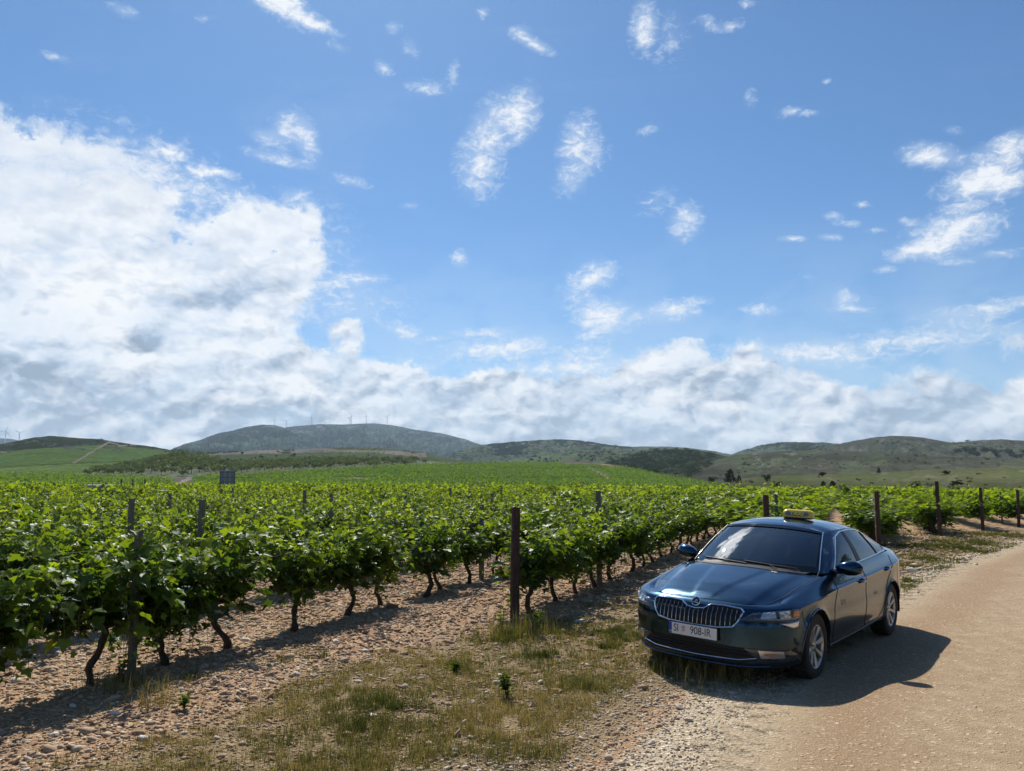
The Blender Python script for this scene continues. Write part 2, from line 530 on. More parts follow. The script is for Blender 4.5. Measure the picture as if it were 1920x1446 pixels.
def make_road_mat():
    m = bpy.data.materials.new('gravel_road')
    m.use_nodes = True
    N = NG(m.node_tree)
    N.n.clear()
    geo = N.node('ShaderNodeNewGeometry')
    pos = geo.outputs['Position']
    at = N.node('ShaderNodeAttribute', attribute_name='across')
    sdv = at.outputs['Fac']
    nA, nB, nC, p1, p2, sc, sd2, stone, stone2 = soil_nodes(N, pos, sdv, 'road')
    base = N.ramp(nB, [(.3, (.235, .18, .12)), (.55, (.30, .235, .165)), (.75, (.37, .30, .22))])
    red = N.ramp(nC, [(.3, (.205, .135, .085)), (.7, (.29, .205, .135))])
    # wheel tracks: redder fine dust at fixed distances from the edge
    wob = N.math('MULTIPLY', N.math('SUBTRACT', nA, .5), 1.3)
    s1 = N.math('ADD', sdv, wob)
    t1 = N.ss(N.math('ABSOLUTE', N.math('SUBTRACT', s1, 1.05)), .65, .1)
    t2 = N.ss(N.math('ABSOLUTE', N.math('SUBTRACT', s1, 3.0)), .7, .1)
    tr = N.math('MULTIPLY', N.math('MAXIMUM', t1, t2), .9)
    c = N.mix(tr, base, red)
    fine = N.math('MULTIPLY', p2, N.ss(sd2.outputs[0], .25, .7))
    c = N.mix(N.math('MULTIPLY', fine, .75), c, stone2)
    cov = N.math('MULTIPLY', p1, N.ss(N.math('ADD', sc.outputs[1], N.math('MULTIPLY', N.math('SUBTRACT', nA, .5), .8)), .55, .85))
    c = N.mix(N.math('MULTIPLY', cov, .7), c, stone)
    edge = N.ss(N.math('ADD', sdv, N.math('MULTIPLY', N.math('SUBTRACT', nB, .5), 1.6)), .75, -.1)
    pale = N.mix(p1, N.ramp(nC, [(.3, (.33, .26, .19)), (.7, (.52, .45, .36))]), N.ramp(sc.outputs[2], [(0, (.42, .34, .26)), (1, (.74, .68, .6))]))
    c = N.mix(edge, c, pale)
    c = N.mix(1.0, c, (1.05, 1.0, .87), 'MULTIPLY')
    b = N.node('ShaderNodeBsdfPrincipled', i_Roughness=.92)
    b.inputs['Specular IOR Level'].default_value = .25
    N.put(b.inputs['Base Color'], c)
    h = N.math('ADD', N.math('ADD', N.math('MULTIPLY', cov, .010), N.math('MULTIPLY', fine, .006)), N.math('MULTIPLY', nC, .008))
    bp = N.node('ShaderNodeBump', i_Strength=.9, i_Distance=1.0, i_Height=h)
    N.put(b.inputs['Normal'], bp.outputs[0])
    # the compacted surface frays out into the verge
    al = N.ss(N.math('ADD', sdv, N.math('ADD', N.math('MULTIPLY', N.math('SUBTRACT', nB, .5), 1.6), N.math('MULTIPLY', N.math('SUBTRACT', nC, .5), .8))), -.05, .45)
    N.put(b.inputs['Alpha'], al)
    N.node('ShaderNodeOutputMaterial', i_Surface=b.outputs[0])
    return m


M_GROUND = make_ground_mat()
M_ROAD = make_road_mat()

# ------------------------------------------------------------------ ground mesh (polar sheet to the horizon)
az_f = np.radians(np.concatenate([np.arange(-180, -50, 4.0), np.arange(-50, 50, .3), np.arange(50, 180, 4.0)]))
rr = np.concatenate([[0.0, .6, 1.2], 1.8 * np.exp(np.arange(0, 300) * .0185)])
rr = rr[rr < 400]
rr = np.concatenate([rr, np.geomspace(420, 7000, 24)])
A, Rr = np.meshgrid(az_f, rr)
GX, GY = np.sin(A) * Rr, np.cos(A) * Rr
GZ = ground_z(GX, GY)
nr, na = GX.shape
idx = np.arange(nr * na).reshape(nr, na)
j2 = np.roll(idx, -1, axis=1)
fq = np.stack([idx[:-1], j2[:-1], j2[1:], idx[1:]], -1).reshape(-1, 4)[:, ::-1]
sd = road_sd(GX, GY)
cc = GX * RNRM[0] + GY * RNRM[1]
ssn = GX * RDIR[0] + GY * RDIR[1]
behind_head = ssn - head_s(cc)      # >0 within the planted rows
vergez = sstep(-behind_head, -.4, 1.6) * sstep(-sd, .2, 1.0)
vergez = np.where(cc < -6.2, 0, vergez)
# bare stony strip in front of the first rows
vergez *= 1 - .75 * np.exp(-((cc + 5.2) / .75) ** 2) * sstep(ssn, 2, 4)
grav = sstep(sd, -.9, .0) * (1 - sstep(sd, ROAD_W - .3, ROAD_W + 1.5))
rad = np.hypot(GX, GY)
farz = sstep(rad, 120, 170)
zone = np.stack([vergez, grav, farz], -1).reshape(-1, 3)
g = new_mesh_obj('ground', np.stack([GX, GY, GZ], -1).reshape(-1, 3), fq, M_GROUND, smooth=True, attrs={'zone': zone})
tag(g, kind='structure')

# ------------------------------------------------------------------ road sheet
arc = [0]
for i in range(len(ROADL) - 1):
    arc.append(arc[-1] + np.linalg.norm(ROADL[i + 1] - ROADL[i]))
arc = np.array(arc)
tt = np.concatenate([np.arange(0, 45, .15), np.geomspace(45, arc[-1], 120)[1:]])


def road_pt(t):
    x = np.interp(t, arc, ROADL[:, 0]); y = np.interp(t, arc, ROADL[:, 1])
    return x, y


k = np.ones(15) / 15
px_, py_ = road_pt(tt)
tx, ty = np.gradient(px_, tt), np.gradient(py_, tt)
tx = np.convolve(np.pad(tx, 7, 'edge'), k, 'valid'); ty = np.convolve(np.pad(ty, 7, 'edge'), k, 'valid')
ln = np.hypot(tx, ty); tx, ty = tx / ln, ty / ln
w = np.linspace(0, 1, 26)
e0 = fbm(tt * .9, tt * 0, 4, 5) * .8
e1 = fbm(tt * .9, tt * 0 + 9, 4, 6) * .8
off = (e0[:, None] - .5 + (ROAD_W + .5 + e1 - e0)[:, None] * w[None, :])
RX = px_[:, None] + ty[:, None] * off
RY = py_[:, None] - tx[:, None] * off
RZ = ground_z(RX, RY) + .008 + .01 * np.minimum(1, np.minimum(w, 1 - w) * 8)[None, :]
n0, n1_ = RX.shape
idx = np.arange(n0 * n1_).reshape(n0, n1_)
fq = np.stack([idx[:-1, :-1], idx[:-1, 1:], idx[1:, 1:], idx[1:, :-1]], -1).reshape(-1, 4)
o = new_mesh_obj('road', np.stack([RX, RY, RZ], -1).reshape(-1, 3), fq, M_ROAD, smooth=True, attrs={'across': off.ravel()})
tag(o, kind='structure')
# ------------------------------------------------------------------ hills (each ridge surveyed: bearing, distance, height)
def to_px(a, e):
    a, e = np.radians(a), np.radians(e)
    x, y, z = np.sin(a) * np.cos(e), np.cos(a) * np.cos(e), np.sin(e)
    c, s = math.cos(PITCH), math.sin(PITCH)
    d = y * c + z * s
    u = -y * s + z * c
    return 960 + F_PX * x / d, 723 - F_PX * u / d


def hill_mat(name, rough_scale=.02, contrast=.5, rows=None, fine=.35):
    m = bpy.data.materials.new(name)
    m.use_nodes = True
    N = NG(m.node_tree)
    N.n.clear()
    pos = N.node('ShaderNodeNewGeometry').outputs['Position']
    c = N.node('ShaderNodeAttribute', attribute_name='cover').outputs['Color']
    n = N.noise(pos, rough_scale, 8, .68)
    n2 = N.noise(pos, fine, 5, .7)
    k = N.math('MULTIPLY', N.ss(n, .3, .7, 1 - contrast, 1 + contrast, 'LINEAR'), N.ss(n2, .3, .7, .65, 1.35, 'LINEAR'))
    col = N.vmath('SCALE', c, N.math('MULTIPLY', k, 1.35))
    if rows:
        v = N.vmath('MULTIPLY', pos, (1, 1, 0))
        wv = N.node('ShaderNodeTexWave', wave_type='BANDS', bands_direction='DIAGONAL', i_Vector=v, i_Scale=rows)
        wv.inputs['Distortion'].default_value = 1.0
        col = N.mix(N.math('MULTIPLY', N.ss(wv.outputs['Fac'], .55, .9), .5), col, (.045, .055, .02))
    b = N.node('ShaderNodeBsdfDiffuse', i_Color=col)
    b.inputs['Roughness'].default_value = 1.0
    bp = N.node('ShaderNodeBump', i_Strength=.35, i_Distance=2.0, i_Height=n2)
    N.put(b.inputs['Normal'], bp.outputs[0])
    N.node('ShaderNodeOutputMaterial', i_Surface=b.outputs[0])
    return m


HILL_BVH = []


def inside(px, py, poly):
    res = np.zeros(px.shape, bool)
    n = len(poly)
    j = n - 1
    for i in range(n):
        xi, yi = poly[i]; xj, yj = poly[j]
        cond = ((yi > py) != (yj > py)) & (px < (xj - xi) * (py - yi) / (yj - yi + 1e-12) + xi)
        res ^= cond
        j = i
    return res


def hill(name, label_kind, crest, base, Dc, Db, color, patches=(), amp=0.0, nx=520, ny=60, seed=1, mt=None, jag=0.0, gam=.55, az_lim=None, back=.5, wobble=.006):
    ca = np.array([px_azel(*p) for p in crest]); ba = np.array([px_azel(*p) for p in base])
    a0, a1 = ca[0, 0], ca[-1, 0]
    az_ = np.linspace(a0, a1, nx)
    # smooth interpolation of the crest line
    def smooth(a, P):
        v = np.interp(a, P[:, 0], P[:, 1])
        kk = max(3, int(nx / (a1 - a0) * .45) | 1)
        w_ = np.hanning(kk + 2)[1:-1]; w_ /= w_.sum()
        return np.convolve(np.pad(v, kk // 2, 'edge'), w_, 'valid')
    ec, eb = smooth(az_, ca), smooth(az_, ba)
    if jag:
        ec = ec + fbm(az_ * 2.5, az_ * 0, 5, seed + 50, .6) * jag
    D_c = Dc if not callable(Dc) else Dc(az_)
    D_b = Db if not callable(Db) else Db(az_)
    D_c = np.broadcast_to(D_c, az_.shape); D_b = np.broadcast_to(D_b, az_.shape)
    t = np.concatenate([np.linspace(0, 1, ny), 1 + np.linspace(.04, 1, 14)])
    T, Az = np.meshgrid(t, az_, indexing='ij')
    zb, zc = EYE + D_b * np.tan(np.radians(eb)), EYE + D_c * np.tan(np.radians(ec))
    tf = np.clip(T, 0, 1)
    D = D_b + (D_c - D_b) * tf
    # elevation angle rises with t^gam: the whole slope faces the valley
    E = eb + (ec - eb) * tf ** gam
    D = D * (1 + fbm(Az * .35, T * 2.2, 3, seed + 5) * .10 * np.sin(np.pi * tf))
    Z = EYE + D * np.tan(np.radians(E))
    tb = np.clip(T - 1, 0, 1)
    D = D + tb * D_c * back
    Z = np.where(T > 1, zc - (zc - np.minimum(zb, -5)) * (1 - np.cos(np.pi * .5 * tb)), Z)
    if amp:
        Z = Z + amp * fbm(Az * (Dc if not callable(Dc) else D_c.mean()) * .00035 * 2, D * .004, 5, seed) * np.sin(np.pi * tf) ** .7 * (T <= 1)
    X, Y = np.sin(np.radians(Az)) * D, np.cos(np.radians(Az)) * D
    PX, PY = to_px(Az, np.degrees(np.arctan2(Z - EYE, D)))
    PX = PX + fbm(Az * 6, T * 12, 4, seed + 3) * 7
    PY = PY + fbm(Az * 5, T * 14, 4, seed + 4) * 2.5
    C = np.broadcast_to(np.array(color, float), PX.shape + (3,)).copy()
    for poly, colr in patches:
        if callable(poly):
            mk = poly(PX, PY, T)
        else:
            mk = inside(PX, PY, poly).astype(float)
        C = C * (1 - mk[..., None]) + np.array(colr) * mk[..., None]
    n_, m_ = PX.shape
    idx = np.arange(n_ * m_).reshape(n_, m_)
    fq = np.stack([idx[:-1, :-1], idx[:-1, 1:], idx[1:, 1:], idx[1:, :-1]], -1).reshape(-1, 4)
    V = np.stack([X, Y, Z], -1).reshape(-1, 3)
    o = new_mesh_obj(name, V, fq, mt, smooth=True, attrs={'cover': C.reshape(-1, 3)})
    tag(o, kind='structure')
    fr = fq[: (ny - 1) * (m_ - 1)]
    HILL_BVH.append((name, BVHTree.FromPolygons(V.tolist(), fr[::1].tolist())))
    return o


M_MOUNT = hill_mat('mountain_scrub', .004, .55, fine=.03)
M_HILL = hill_mat('hill_grass', .012, .45, fine=.12)
M_FIELD = hill_mat('field_cover', .02, .25, fine=.5)

M_LEFTF = hill_mat('planted_slope', .02, .3, rows=.09, fine=.2)

GREEN = (.165, .235, .058)
GREEN2 = (.215, .285, .072)
DKG = (.06, .09, .04)
DULL_HILL = (.15, .155, .085)
DULL_HILL2 = (.105, .105, .065)
DIRT = (.42, .30, .21)


def stroke(pts, w):
    def f(PX, PY, T):
        P = np.array(pts, float)
        d = np.abs(_poly_sd(PX.ravel(), PY.ravel() * 1.0, P)).reshape(PX.shape)
        return 1 - sstep(d, w * .6, w * 1.3)
    return f


def patchy(seed, thr, sc=1.0, poly=None):
    def f(PX, PY, T):
        v = fbm(PX * .02 * sc, PY * .06 * sc, 5, seed, .65)
        mk = sstep(v, thr, thr + .06)
        if poly is not None:
            mk = mk * inside(PX, PY, poly)
        return mk
    return f


# far ridge on the extreme left
hill('far_ridge', '', [(-500, 815), (-200, 812), (-60, 816), (0, 822), (22, 823), (60, 832), (160, 850)], [(-500, 900), (160, 900)], 5900, 5000, (.05, .075, .06), nx=160, ny=16, mt=M_MOUNT, seed=2)
# big mountain with turbines
hill('mountain', '', [(250, 862), (310, 850), (330, 840), (380, 830), (440, 822), (520, 812), (535, 801), (560, 799), (600, 795.5), (650, 796), (700, 793.5), (740, 798), (780, 806), (830, 813), (870, 823), (905, 835), (960, 850), (1100, 880), (1200, 895)], [(250, 895), (1200, 895)], 5000, 2700, (.10, .15, .10),
     [(patchy(12, -.02, .7), (.035, .065, .045)), (patchy(14, .06, 3), (.17, .19, .14)), (patchy(15, .08, 6), (.03, .055, .035))], amp=120, nx=620, ny=70, mt=M_MOUNT, seed=12, jag=.05)
hill('mountain_spur', '', [(290, 858), (325, 841), (345, 833), (378, 824), (410, 812), (434, 808), (462, 800), (490, 796.5), (515, 797), (535, 803), (560, 815), (590, 830), (620, 845), (660, 870), (700, 890)], [(290, 892), (700, 895)], 4000, 2500, (.085, .13, .08),
     [(patchy(22, .0, .8), (.035, .06, .038)), (patchy(24, .07, 3), (.14, .165, .11)), (patchy(25, .08, 6), (.03, .055, .035))], amp=90, nx=420, ny=60, mt=M_MOUNT, seed=22, jag=.06)
# middle ridges
hill('wooded_ridge', '', [(800, 872), (850, 850), (880, 838), (900, 834), (960, 829), (1000, 826), (1040, 823.5), (1080, 825), (1110, 829), (1140, 834), (1180, 838), (1220, 837), (1262, 838), (1300, 841), (1340, 846), (1375, 853), (1420, 862), (1600, 880)], [(800, 900), (1600, 900)], 2300, 1500, (.15, .175, .095),
     [(patchy(31, .0, 1.0, [(820, 820), (990, 820), (990, 852), (820, 860)]), (.03, .045, .025)), ([(1060, 820), (1180, 830), (1180, 841), (1110, 834), (1050, 826)], (.035, .055, .03)), (patchy(33, .10, 2), (.05, .07, .035)), (patchy(35, .15, 3), (.2, .19, .14))], amp=40, nx=520, ny=60, mt=M_HILL, seed=31, jag=.08)
hill('middle_hill', '', [(880, 872), (960, 862), (1020, 852), (1080, 845), (1150, 843), (1200, 846), (1260, 850), (1330, 860), (1400, 880)], [(880, 900), (1400, 905)], 1500, 1000, (.17, .19, .09),
     [(patchy(41, .10, 1.5), (.05, .07, .03))], amp=14, nx=340, ny=50, mt=M_HILL, seed=41, jag=.05)
hill('far_right_hill', '', [(1280, 870), (1330, 860), (1375, 851), (1400, 842), (1430, 834), (1465, 829.5), (1510, 829), (1560, 831), (1600, 833), (1700, 845), (1800, 860)], [(1280, 905), (1800, 905)], 2500, 1500, (.12, .15, .085),
     [(patchy(51, .04, 1.2), (.04, .06, .03))], amp=30, nx=340, ny=50, mt=M_HILL, seed=51, jag=.1)
hill('right_hill', '', [(1420, 875), (1500, 848), (1560, 835), (1600, 827), (1640, 820), (1670, 817.5), (1700, 817.5), (1730, 820), (1760, 826), (1785, 830.5), (1820, 827), (1850, 825), (1880, 824), (1920, 826), (2000, 822), (2200, 830), (2500, 850)], [(1420, 905), (2500, 905)], 1700, 1000, DULL_HILL2,
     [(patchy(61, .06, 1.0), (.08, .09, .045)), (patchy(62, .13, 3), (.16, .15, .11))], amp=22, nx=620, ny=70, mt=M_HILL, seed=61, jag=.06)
hill('wooded_hill', '', [(1100, 880), (1140, 866), (1180, 855), (1215, 847), (1262, 843), (1300, 843), (1340, 850), (1380, 860), (1430, 872), (1500, 890)], [(1100, 905), (1500, 910)], 1100, 650, (.075, .085, .042),
     [(patchy(71, -.04, 1.5), (.028, .042, .02))], amp=10, nx=340, ny=50, mt=M_HILL, seed=71, jag=.05)
hill('heath_hill', '', [(1180, 900), (1230, 888), (1300, 872), (1345, 862), (1380, 853), (1430, 848), (1480, 845.5), (1560, 844.5), (1650, 850), (1750, 856), (1850, 858), (1920, 861), (2100, 865), (2500, 880)], [(1180, 915), (2500, 915)], 900, 480, (.110, .104, .066),  # cloud shade lying on this hill is put into its darker base colour
     [(patchy(81, .05, 1.0), (.125, .135, .07)), (patchy(83, .17, 4, [(1380, 845), (1560, 840), (1560, 875), (1400, 885)]), (.26, .24, .19))], amp=9, nx=700, ny=70, mt=M_HILL, seed=81, jag=.05)
# left hill with scrub top and vineyard slopes
hill('left_hill', '', [(-600, 850), (-300, 838), (-100, 835), (0, 833), (30, 827), (60, 821), (95, 817.5), (130, 820), (190, 824), (240, 832), (290, 838), (330, 846), (370, 851), (430, 853), (520, 868), (600, 880)], [(-600, 900), (600, 905)], 1150, 430, GREEN,
     [(lambda X, Y, T: 1 - sstep(Y, np.interp(X, [-600, 0, 70, 190, 250, 300, 340], [850, 847, 840, 833, 838, 842, 849]), np.interp(X, [-600, 0, 70, 190, 250, 300, 340], [852, 849, 842, 835, 840, 844, 851])), (.058, .072, .034)),
      (patchy(91, .08, 3, [(-600, 800), (300, 800), (300, 845), (0, 850), (-600, 850)]), (.14, .14, .10)),
      (stroke([(138, 868), (196, 833), (206, 829)], 1.7), DIRT), (stroke([(205, 829), (225, 836), (255, 834)], 1.3), DIRT),
      (stroke([(0, 847), (12, 849)], 1), DIRT),
      (lambda X, Y, T: sstep(Y, np.interp(X, [-600, 0, 140, 260], [880, 876, 869, 864]), np.interp(X, [-600, 0, 140, 260], [881, 877, 870, 865])), GREEN2),
      (lambda X, Y, T: np.exp(-((Y - np.interp(X, [-600, 0, 140, 260], [880, 876, 869, 864])) / .7) ** 2) * .7 * (X < 270), (.03, .05, .015)),
      (stroke([(258, 870), (275, 862), (300, 858), (318, 849)], 2.0), DIRT)], amp=5, nx=760, ny=110, mt=M_LEFTF, seed=91, jag=.06, gam=.7)
# plateau with pale fallow ground
hill('plateau', '', [(200, 870), (300, 860), (380, 852), (430, 849), (480, 845), (560, 843), (610, 840), (660, 839), (720, 841), (780, 846), (810, 852), (850, 862), (900, 868), (960, 880)], [(200, 900), (960, 900)], 820, 560, (.17, .20, .085),
     [(lambda X, Y, T: (1 - sstep(Y, np.interp(X, [340, 420, 620, 700, 810], [857, 852, 847, 848, 858]), np.interp(X, [340, 420, 620, 700, 810], [858, 853, 848, 849, 859]))) * sstep(Y, np.interp(X, [600, 640, 800, 820], [838, 843.5, 849, 858]), np.interp(X, [600, 640, 800, 820], [839, 844.5, 850.5, 860])) * (X > 360) * (X < 800), (.40, .31, .235)),
      (stroke([(345, 853), (372, 855), (400, 856)], 2.0), (.46, .38, .3)),
      (stroke([(640, 845), (750, 847), (792, 855)], 1.3), DIRT), (patchy(93, .17, 2), (.06, .08, .03))], amp=3, nx=420, ny=60, mt=M_FIELD, seed=95, jag=.02)
# olive grove slopes (soil between the trees)
hill('grove_slope', '', [(120, 893), (200, 880), (250, 868), (290, 858), (320, 850), (350, 851), (390, 857), (420, 867), (450, 872), (520, 868), (620, 862), (740, 860), (830, 866), (900, 872), (960, 880)], [(120, 900), (960, 905)], 520, 330, (.30, .29, .17),
     [(stroke([(380, 878), (400, 876), (425, 884)], 2), (.4, .33, .24)), (stroke([(520, 880), (560, 882)], 1.5), DIRT)], amp=2, nx=420, ny=50, mt=M_FIELD, seed=101, jag=.02)
# bright vineyard hill in the middle
hill('vineyard_hill', '', [(-700, 895), (-300, 893), (0, 889), (150, 891), (250, 893), (320, 897), (360, 894), (430, 890), (520, 884), (600, 880), (680, 876), (760, 872), (830, 869.5), (900, 868), (980, 867), (1060, 867.5), (1110, 868), (1150, 871), (1185, 878), (1230, 887), (1270, 896), (1320, 904), (1360, 915), (1420, 925)], [(-700, 925), (300, 925), (1420, 940)], lambda a: np.interp(a, [-40, -22, -10, 3, 14], [300, 260, 360, 420, 260]), 150, GREEN,
     [(lambda X, Y, T: (X < 330) * 1.0, GREEN2),
      (lambda X, Y, T: sstep(X, 322, 330) * (1 - sstep(X, 352, 362)) * sstep(Y, 893, 896), (.30, .22, .14)),
      (stroke([(336, 912), (342, 903), (356, 897)], 3.2), (.52, .42, .33)),
      (stroke([(440, 896), (640, 893), (900, 896), (1100, 894), (1210, 897)], .5), (.03, .045, .015)), (stroke([(700, 897), (860, 905), (1010, 907), (1160, 915)], .5), (.03, .045, .015)),
      (stroke([(900, 874), (1000, 878), (1130, 876)], .5), (.03, .045, .015)),
      (stroke([(648, 896.5), (692, 897)], 1.2), DIRT), (stroke([(1104, 877), (1120, 885), (1140, 896)], 1.8), DIRT),
      (stroke([(1060, 868), (1110, 868), (1150, 872), (1190, 877)], 2.0), (.36, .21, .15)),
      (stroke([(1130, 870), (1150, 875)], 1.5), DIRT)], amp=1.2, nx=900, ny=120, mt=M_FIELD, seed=111, gam=.75)
# pasture on the right
hill('pasture', '', [(1180, 925), (1240, 915), (1300, 907), (1360, 901), (1420, 895), (1480, 892), (1560, 889), (1640, 886), (1740, 881), (1840, 878), (1920, 875), (2100, 872), (2600, 880)], [(1180, 945), (2600, 945)], 330, 110, (.18, .18, .082),
     [(patchy(121, .05, .6), (.15, .165, .065)), (patchy(123, .12, 1.0), (.23, .215, .12)), (stroke([(1215, 922), (1260, 912), (1330, 903)], 1.6), DIRT),
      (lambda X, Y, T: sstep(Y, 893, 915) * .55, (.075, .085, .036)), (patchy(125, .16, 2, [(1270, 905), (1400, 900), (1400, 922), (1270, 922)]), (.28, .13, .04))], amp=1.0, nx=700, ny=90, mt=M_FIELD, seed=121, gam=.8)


def survey(x, y, which=None):
    """point on the hills seen at bearing/elevation of the surveyed pixel"""
    d = px_dir(x, y)
    o = Vector((0, 0, EYE))
    best = None
    for nm, b in HILL_BVH:
        if which and nm != which:
            continue
        loc, nrm, i, dist = b.ray_cast(o, Vector(d))
        if loc is not None and (best is None or dist < best[1]):
            best = (loc, dist, nm)
    return best


# ------------------------------------------------------------------ foliage material
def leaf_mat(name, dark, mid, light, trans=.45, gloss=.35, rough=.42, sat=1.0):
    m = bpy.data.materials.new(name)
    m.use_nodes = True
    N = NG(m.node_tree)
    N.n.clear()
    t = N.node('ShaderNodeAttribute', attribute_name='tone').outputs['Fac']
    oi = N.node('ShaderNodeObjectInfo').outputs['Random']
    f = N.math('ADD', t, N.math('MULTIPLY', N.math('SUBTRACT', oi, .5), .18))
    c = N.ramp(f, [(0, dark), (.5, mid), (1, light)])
    d = N.node('ShaderNodeBsdfDiffuse', i_Color=c)
    tcol = N.mix(1.0, c, (1.25 * sat, 1.25, .42), 'MULTIPLY')
    tr = N.node('ShaderNodeBsdfTranslucent', i_Color=tcol)
    mx = N.node('ShaderNodeMixShader', i_0=trans)
    N.l.new(d.outputs[0], mx.inputs[1]); N.l.new(tr.outputs[0], mx.inputs[2])
    out = mx.outputs[0]
    if gloss:
        gl = N.node('ShaderNodeBsdfGlossy', i_Roughness=rough, i_Color=(.8, .85, .9))
        lw = N.node('ShaderNodeLayerWeight', i_Blend=.35)
        m2 = N.node('ShaderNodeMixShader', i_0=N.math('ADD', gloss * .10, N.math('MULTIPLY', N.math('POWER', lw.outputs['Facing'], 3), gloss * .35)))
        N.l.new(out, m2.inputs[1]); N.l.new(gl.outputs[0], m2.inputs[2])
        out = m2.outputs[0]
    N.node('ShaderNodeOutputMaterial', i_Surface=out)
    return m


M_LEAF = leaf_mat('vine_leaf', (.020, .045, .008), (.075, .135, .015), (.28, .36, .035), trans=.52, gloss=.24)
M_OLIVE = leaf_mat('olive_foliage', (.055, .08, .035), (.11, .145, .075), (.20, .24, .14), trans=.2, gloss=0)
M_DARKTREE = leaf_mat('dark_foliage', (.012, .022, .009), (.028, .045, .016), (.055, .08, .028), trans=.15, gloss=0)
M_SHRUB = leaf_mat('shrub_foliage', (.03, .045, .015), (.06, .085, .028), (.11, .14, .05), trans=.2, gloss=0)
M_WEED = leaf_mat('weed_leaf', (.05, .08, .02), (.10, .16, .03), (.18, .25, .06), trans=.5, gloss=0)
M_GRASS = leaf_mat('grass_blade', (.05, .075, .02), (.15, .15, .055), (.36, .27, .14), trans=.3, gloss=.06)
M_BARK = mat('vine_bark', (.045, .032, .024), .9)
M_TRUNK = mat('tree_trunk', (.07, .05, .035), .9)


def _bark(m, c1, c2, sc=18):
    N = NG(m.node_tree)
    b = m.node_tree.nodes['Principled BSDF']
    p = N.node('ShaderNodeTexCoord').outputs['Object']
    n = N.noise(N.vmath('MULTIPLY', p, (1, 1, .18)), sc * 3, 6, .7)
    N.put(b.inputs['Base Color'], N.ramp(n, [(.3, c1), (.7, c2)]))
    bp = N.node('ShaderNodeBump', i_Strength=.9, i_Distance=.02, i_Height=n)
    N.put(b.inputs['Normal'], bp.outputs[0])


_bark(M_BARK, (.020, .014, .010), (.085, .062, .045))


def quads_cloud(C, size, nrm_up=.5, seed=0, spread=1.0):
    """one leaf-clump quad per centre"""
    r = np.random.default_rng(seed)
    n = len(C)
    nrm = r.normal(size=(n, 3)); nrm[:, 2] += nrm_up
    nrm /= np.linalg.norm(nrm, axis=1, keepdims=True)
    t = np.cross(nrm, r.normal(size=(n, 3))); t /= np.linalg.norm(t, axis=1, keepdims=True)
    b = np.cross(nrm, t)
    s = np.broadcast_to(np.asarray(size, float), (n,))[:, None] * .5
    k1 = r.uniform(.6, 1.2, (n, 1)); k2 = r.uniform(.6, 1.2, (n, 1))
    V = np.stack([C - t * s * k1 * .9, C - b * s * k2, C + t * s * 1.1, C + b * s * k2 * .85], 1).reshape(-1, 3)
    F = np.arange(4 * n).reshape(n, 4)
    return V, F


def tree_mesh(kind, seed):
    """unit-height crown; returns mesh"""
    r = np.random.default_rng(seed)
    n = {'bush': 150, 'cone': 220, 'olive': 170, 'round': 260}[kind]
    C = []
    if kind == 'cone':
        h = r.uniform(.06, 1, n) ** .85
        a = r.uniform(0, 6.283, n)
        lob = 1 + .35 * np.sin(a * 3 + seed) * r.uniform(.3, 1, n)
        rad = (.36 * (1 - h) ** .7 + .03) * lob * r.uniform(.55, 1.1, n)
        C = np.stack([np.cos(a) * rad, np.sin(a) * rad, h], 1)
        size = .16
    else:
        k = {'bush': 6, 'olive': 7, 'round': 9}[kind]
        cen = r.normal(size=(k, 3)) * {'bush': (.34, .34, .14), 'olive': (.28, .28, .13), 'round': (.26, .26, .17)}[kind]
        cen[:, 2] += {'bush': .42, 'olive': .62, 'round': .58}[kind]
        rd = r.uniform(.16, .30, k)
        w_ = r.integers(0, k, n)
        v = r.normal(size=(n, 3)); v /= np.linalg.norm(v, axis=1, keepdims=True)
        C = cen[w_] + v * rd[w_][:, None] * r.uniform(.6, 1.1, (n, 1)) * np.array([1.1, 1.1, .85])
        C[:, 2] = np.maximum(C[:, 2], .03)
        size = .17
    V, F = quads_cloud(C, size * r.uniform(.6, 1.4, n), .4, seed)
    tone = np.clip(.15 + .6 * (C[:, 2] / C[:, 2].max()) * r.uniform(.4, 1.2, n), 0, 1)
    return V, F, np.repeat(tone, 4)


def tube(P, R, k=6):
    """tapered tube along polyline P"""
    P = np.asarray(P, float); R = np.broadcast_to(np.asarray(R, float), (len(P),))
    T = np.gradient(P, axis=0); T /= np.linalg.norm(T, axis=1, keepdims=True) + 1e-9
    ref = np.array([0, 0, 1.0]) if abs(T[0, 2]) < .8 else np.array([1.0, 0, 0])
    N_ = np.cross(T, ref); N_ /= np.linalg.norm(N_, axis=1, keepdims=True) + 1e-9
    B_ = np.cross(T, N_)
    a = np.linspace(0, 2 * np.pi, k, endpoint=False)
    V = P[:, None] + (N_[:, None] * np.cos(a)[None, :, None] + B_[:, None] * np.sin(a)[None, :, None]) * R[:, None, None]
    V = V.reshape(-1, 3)
    n = len(P)
    idx = np.arange(n * k).reshape(n, k)
    j = np.roll(idx, -1, 1)
    F = np.stack([idx[:-1], j[:-1], j[1:], idx[1:]], -1).reshape(-1, 4)
    cap0 = len(V); V = np.concatenate([V, P[:1], P[-1:]])
    c0 = np.stack([idx[0], j[0], np.full(k, cap0), np.full(k, cap0)], 1)
    c1 = np.stack([idx[-1], j[-1], np.full(k, cap0 + 1), np.full(k, cap0 + 1)], 1)
    return V, F, c0[:, :3], c1[:, :3]


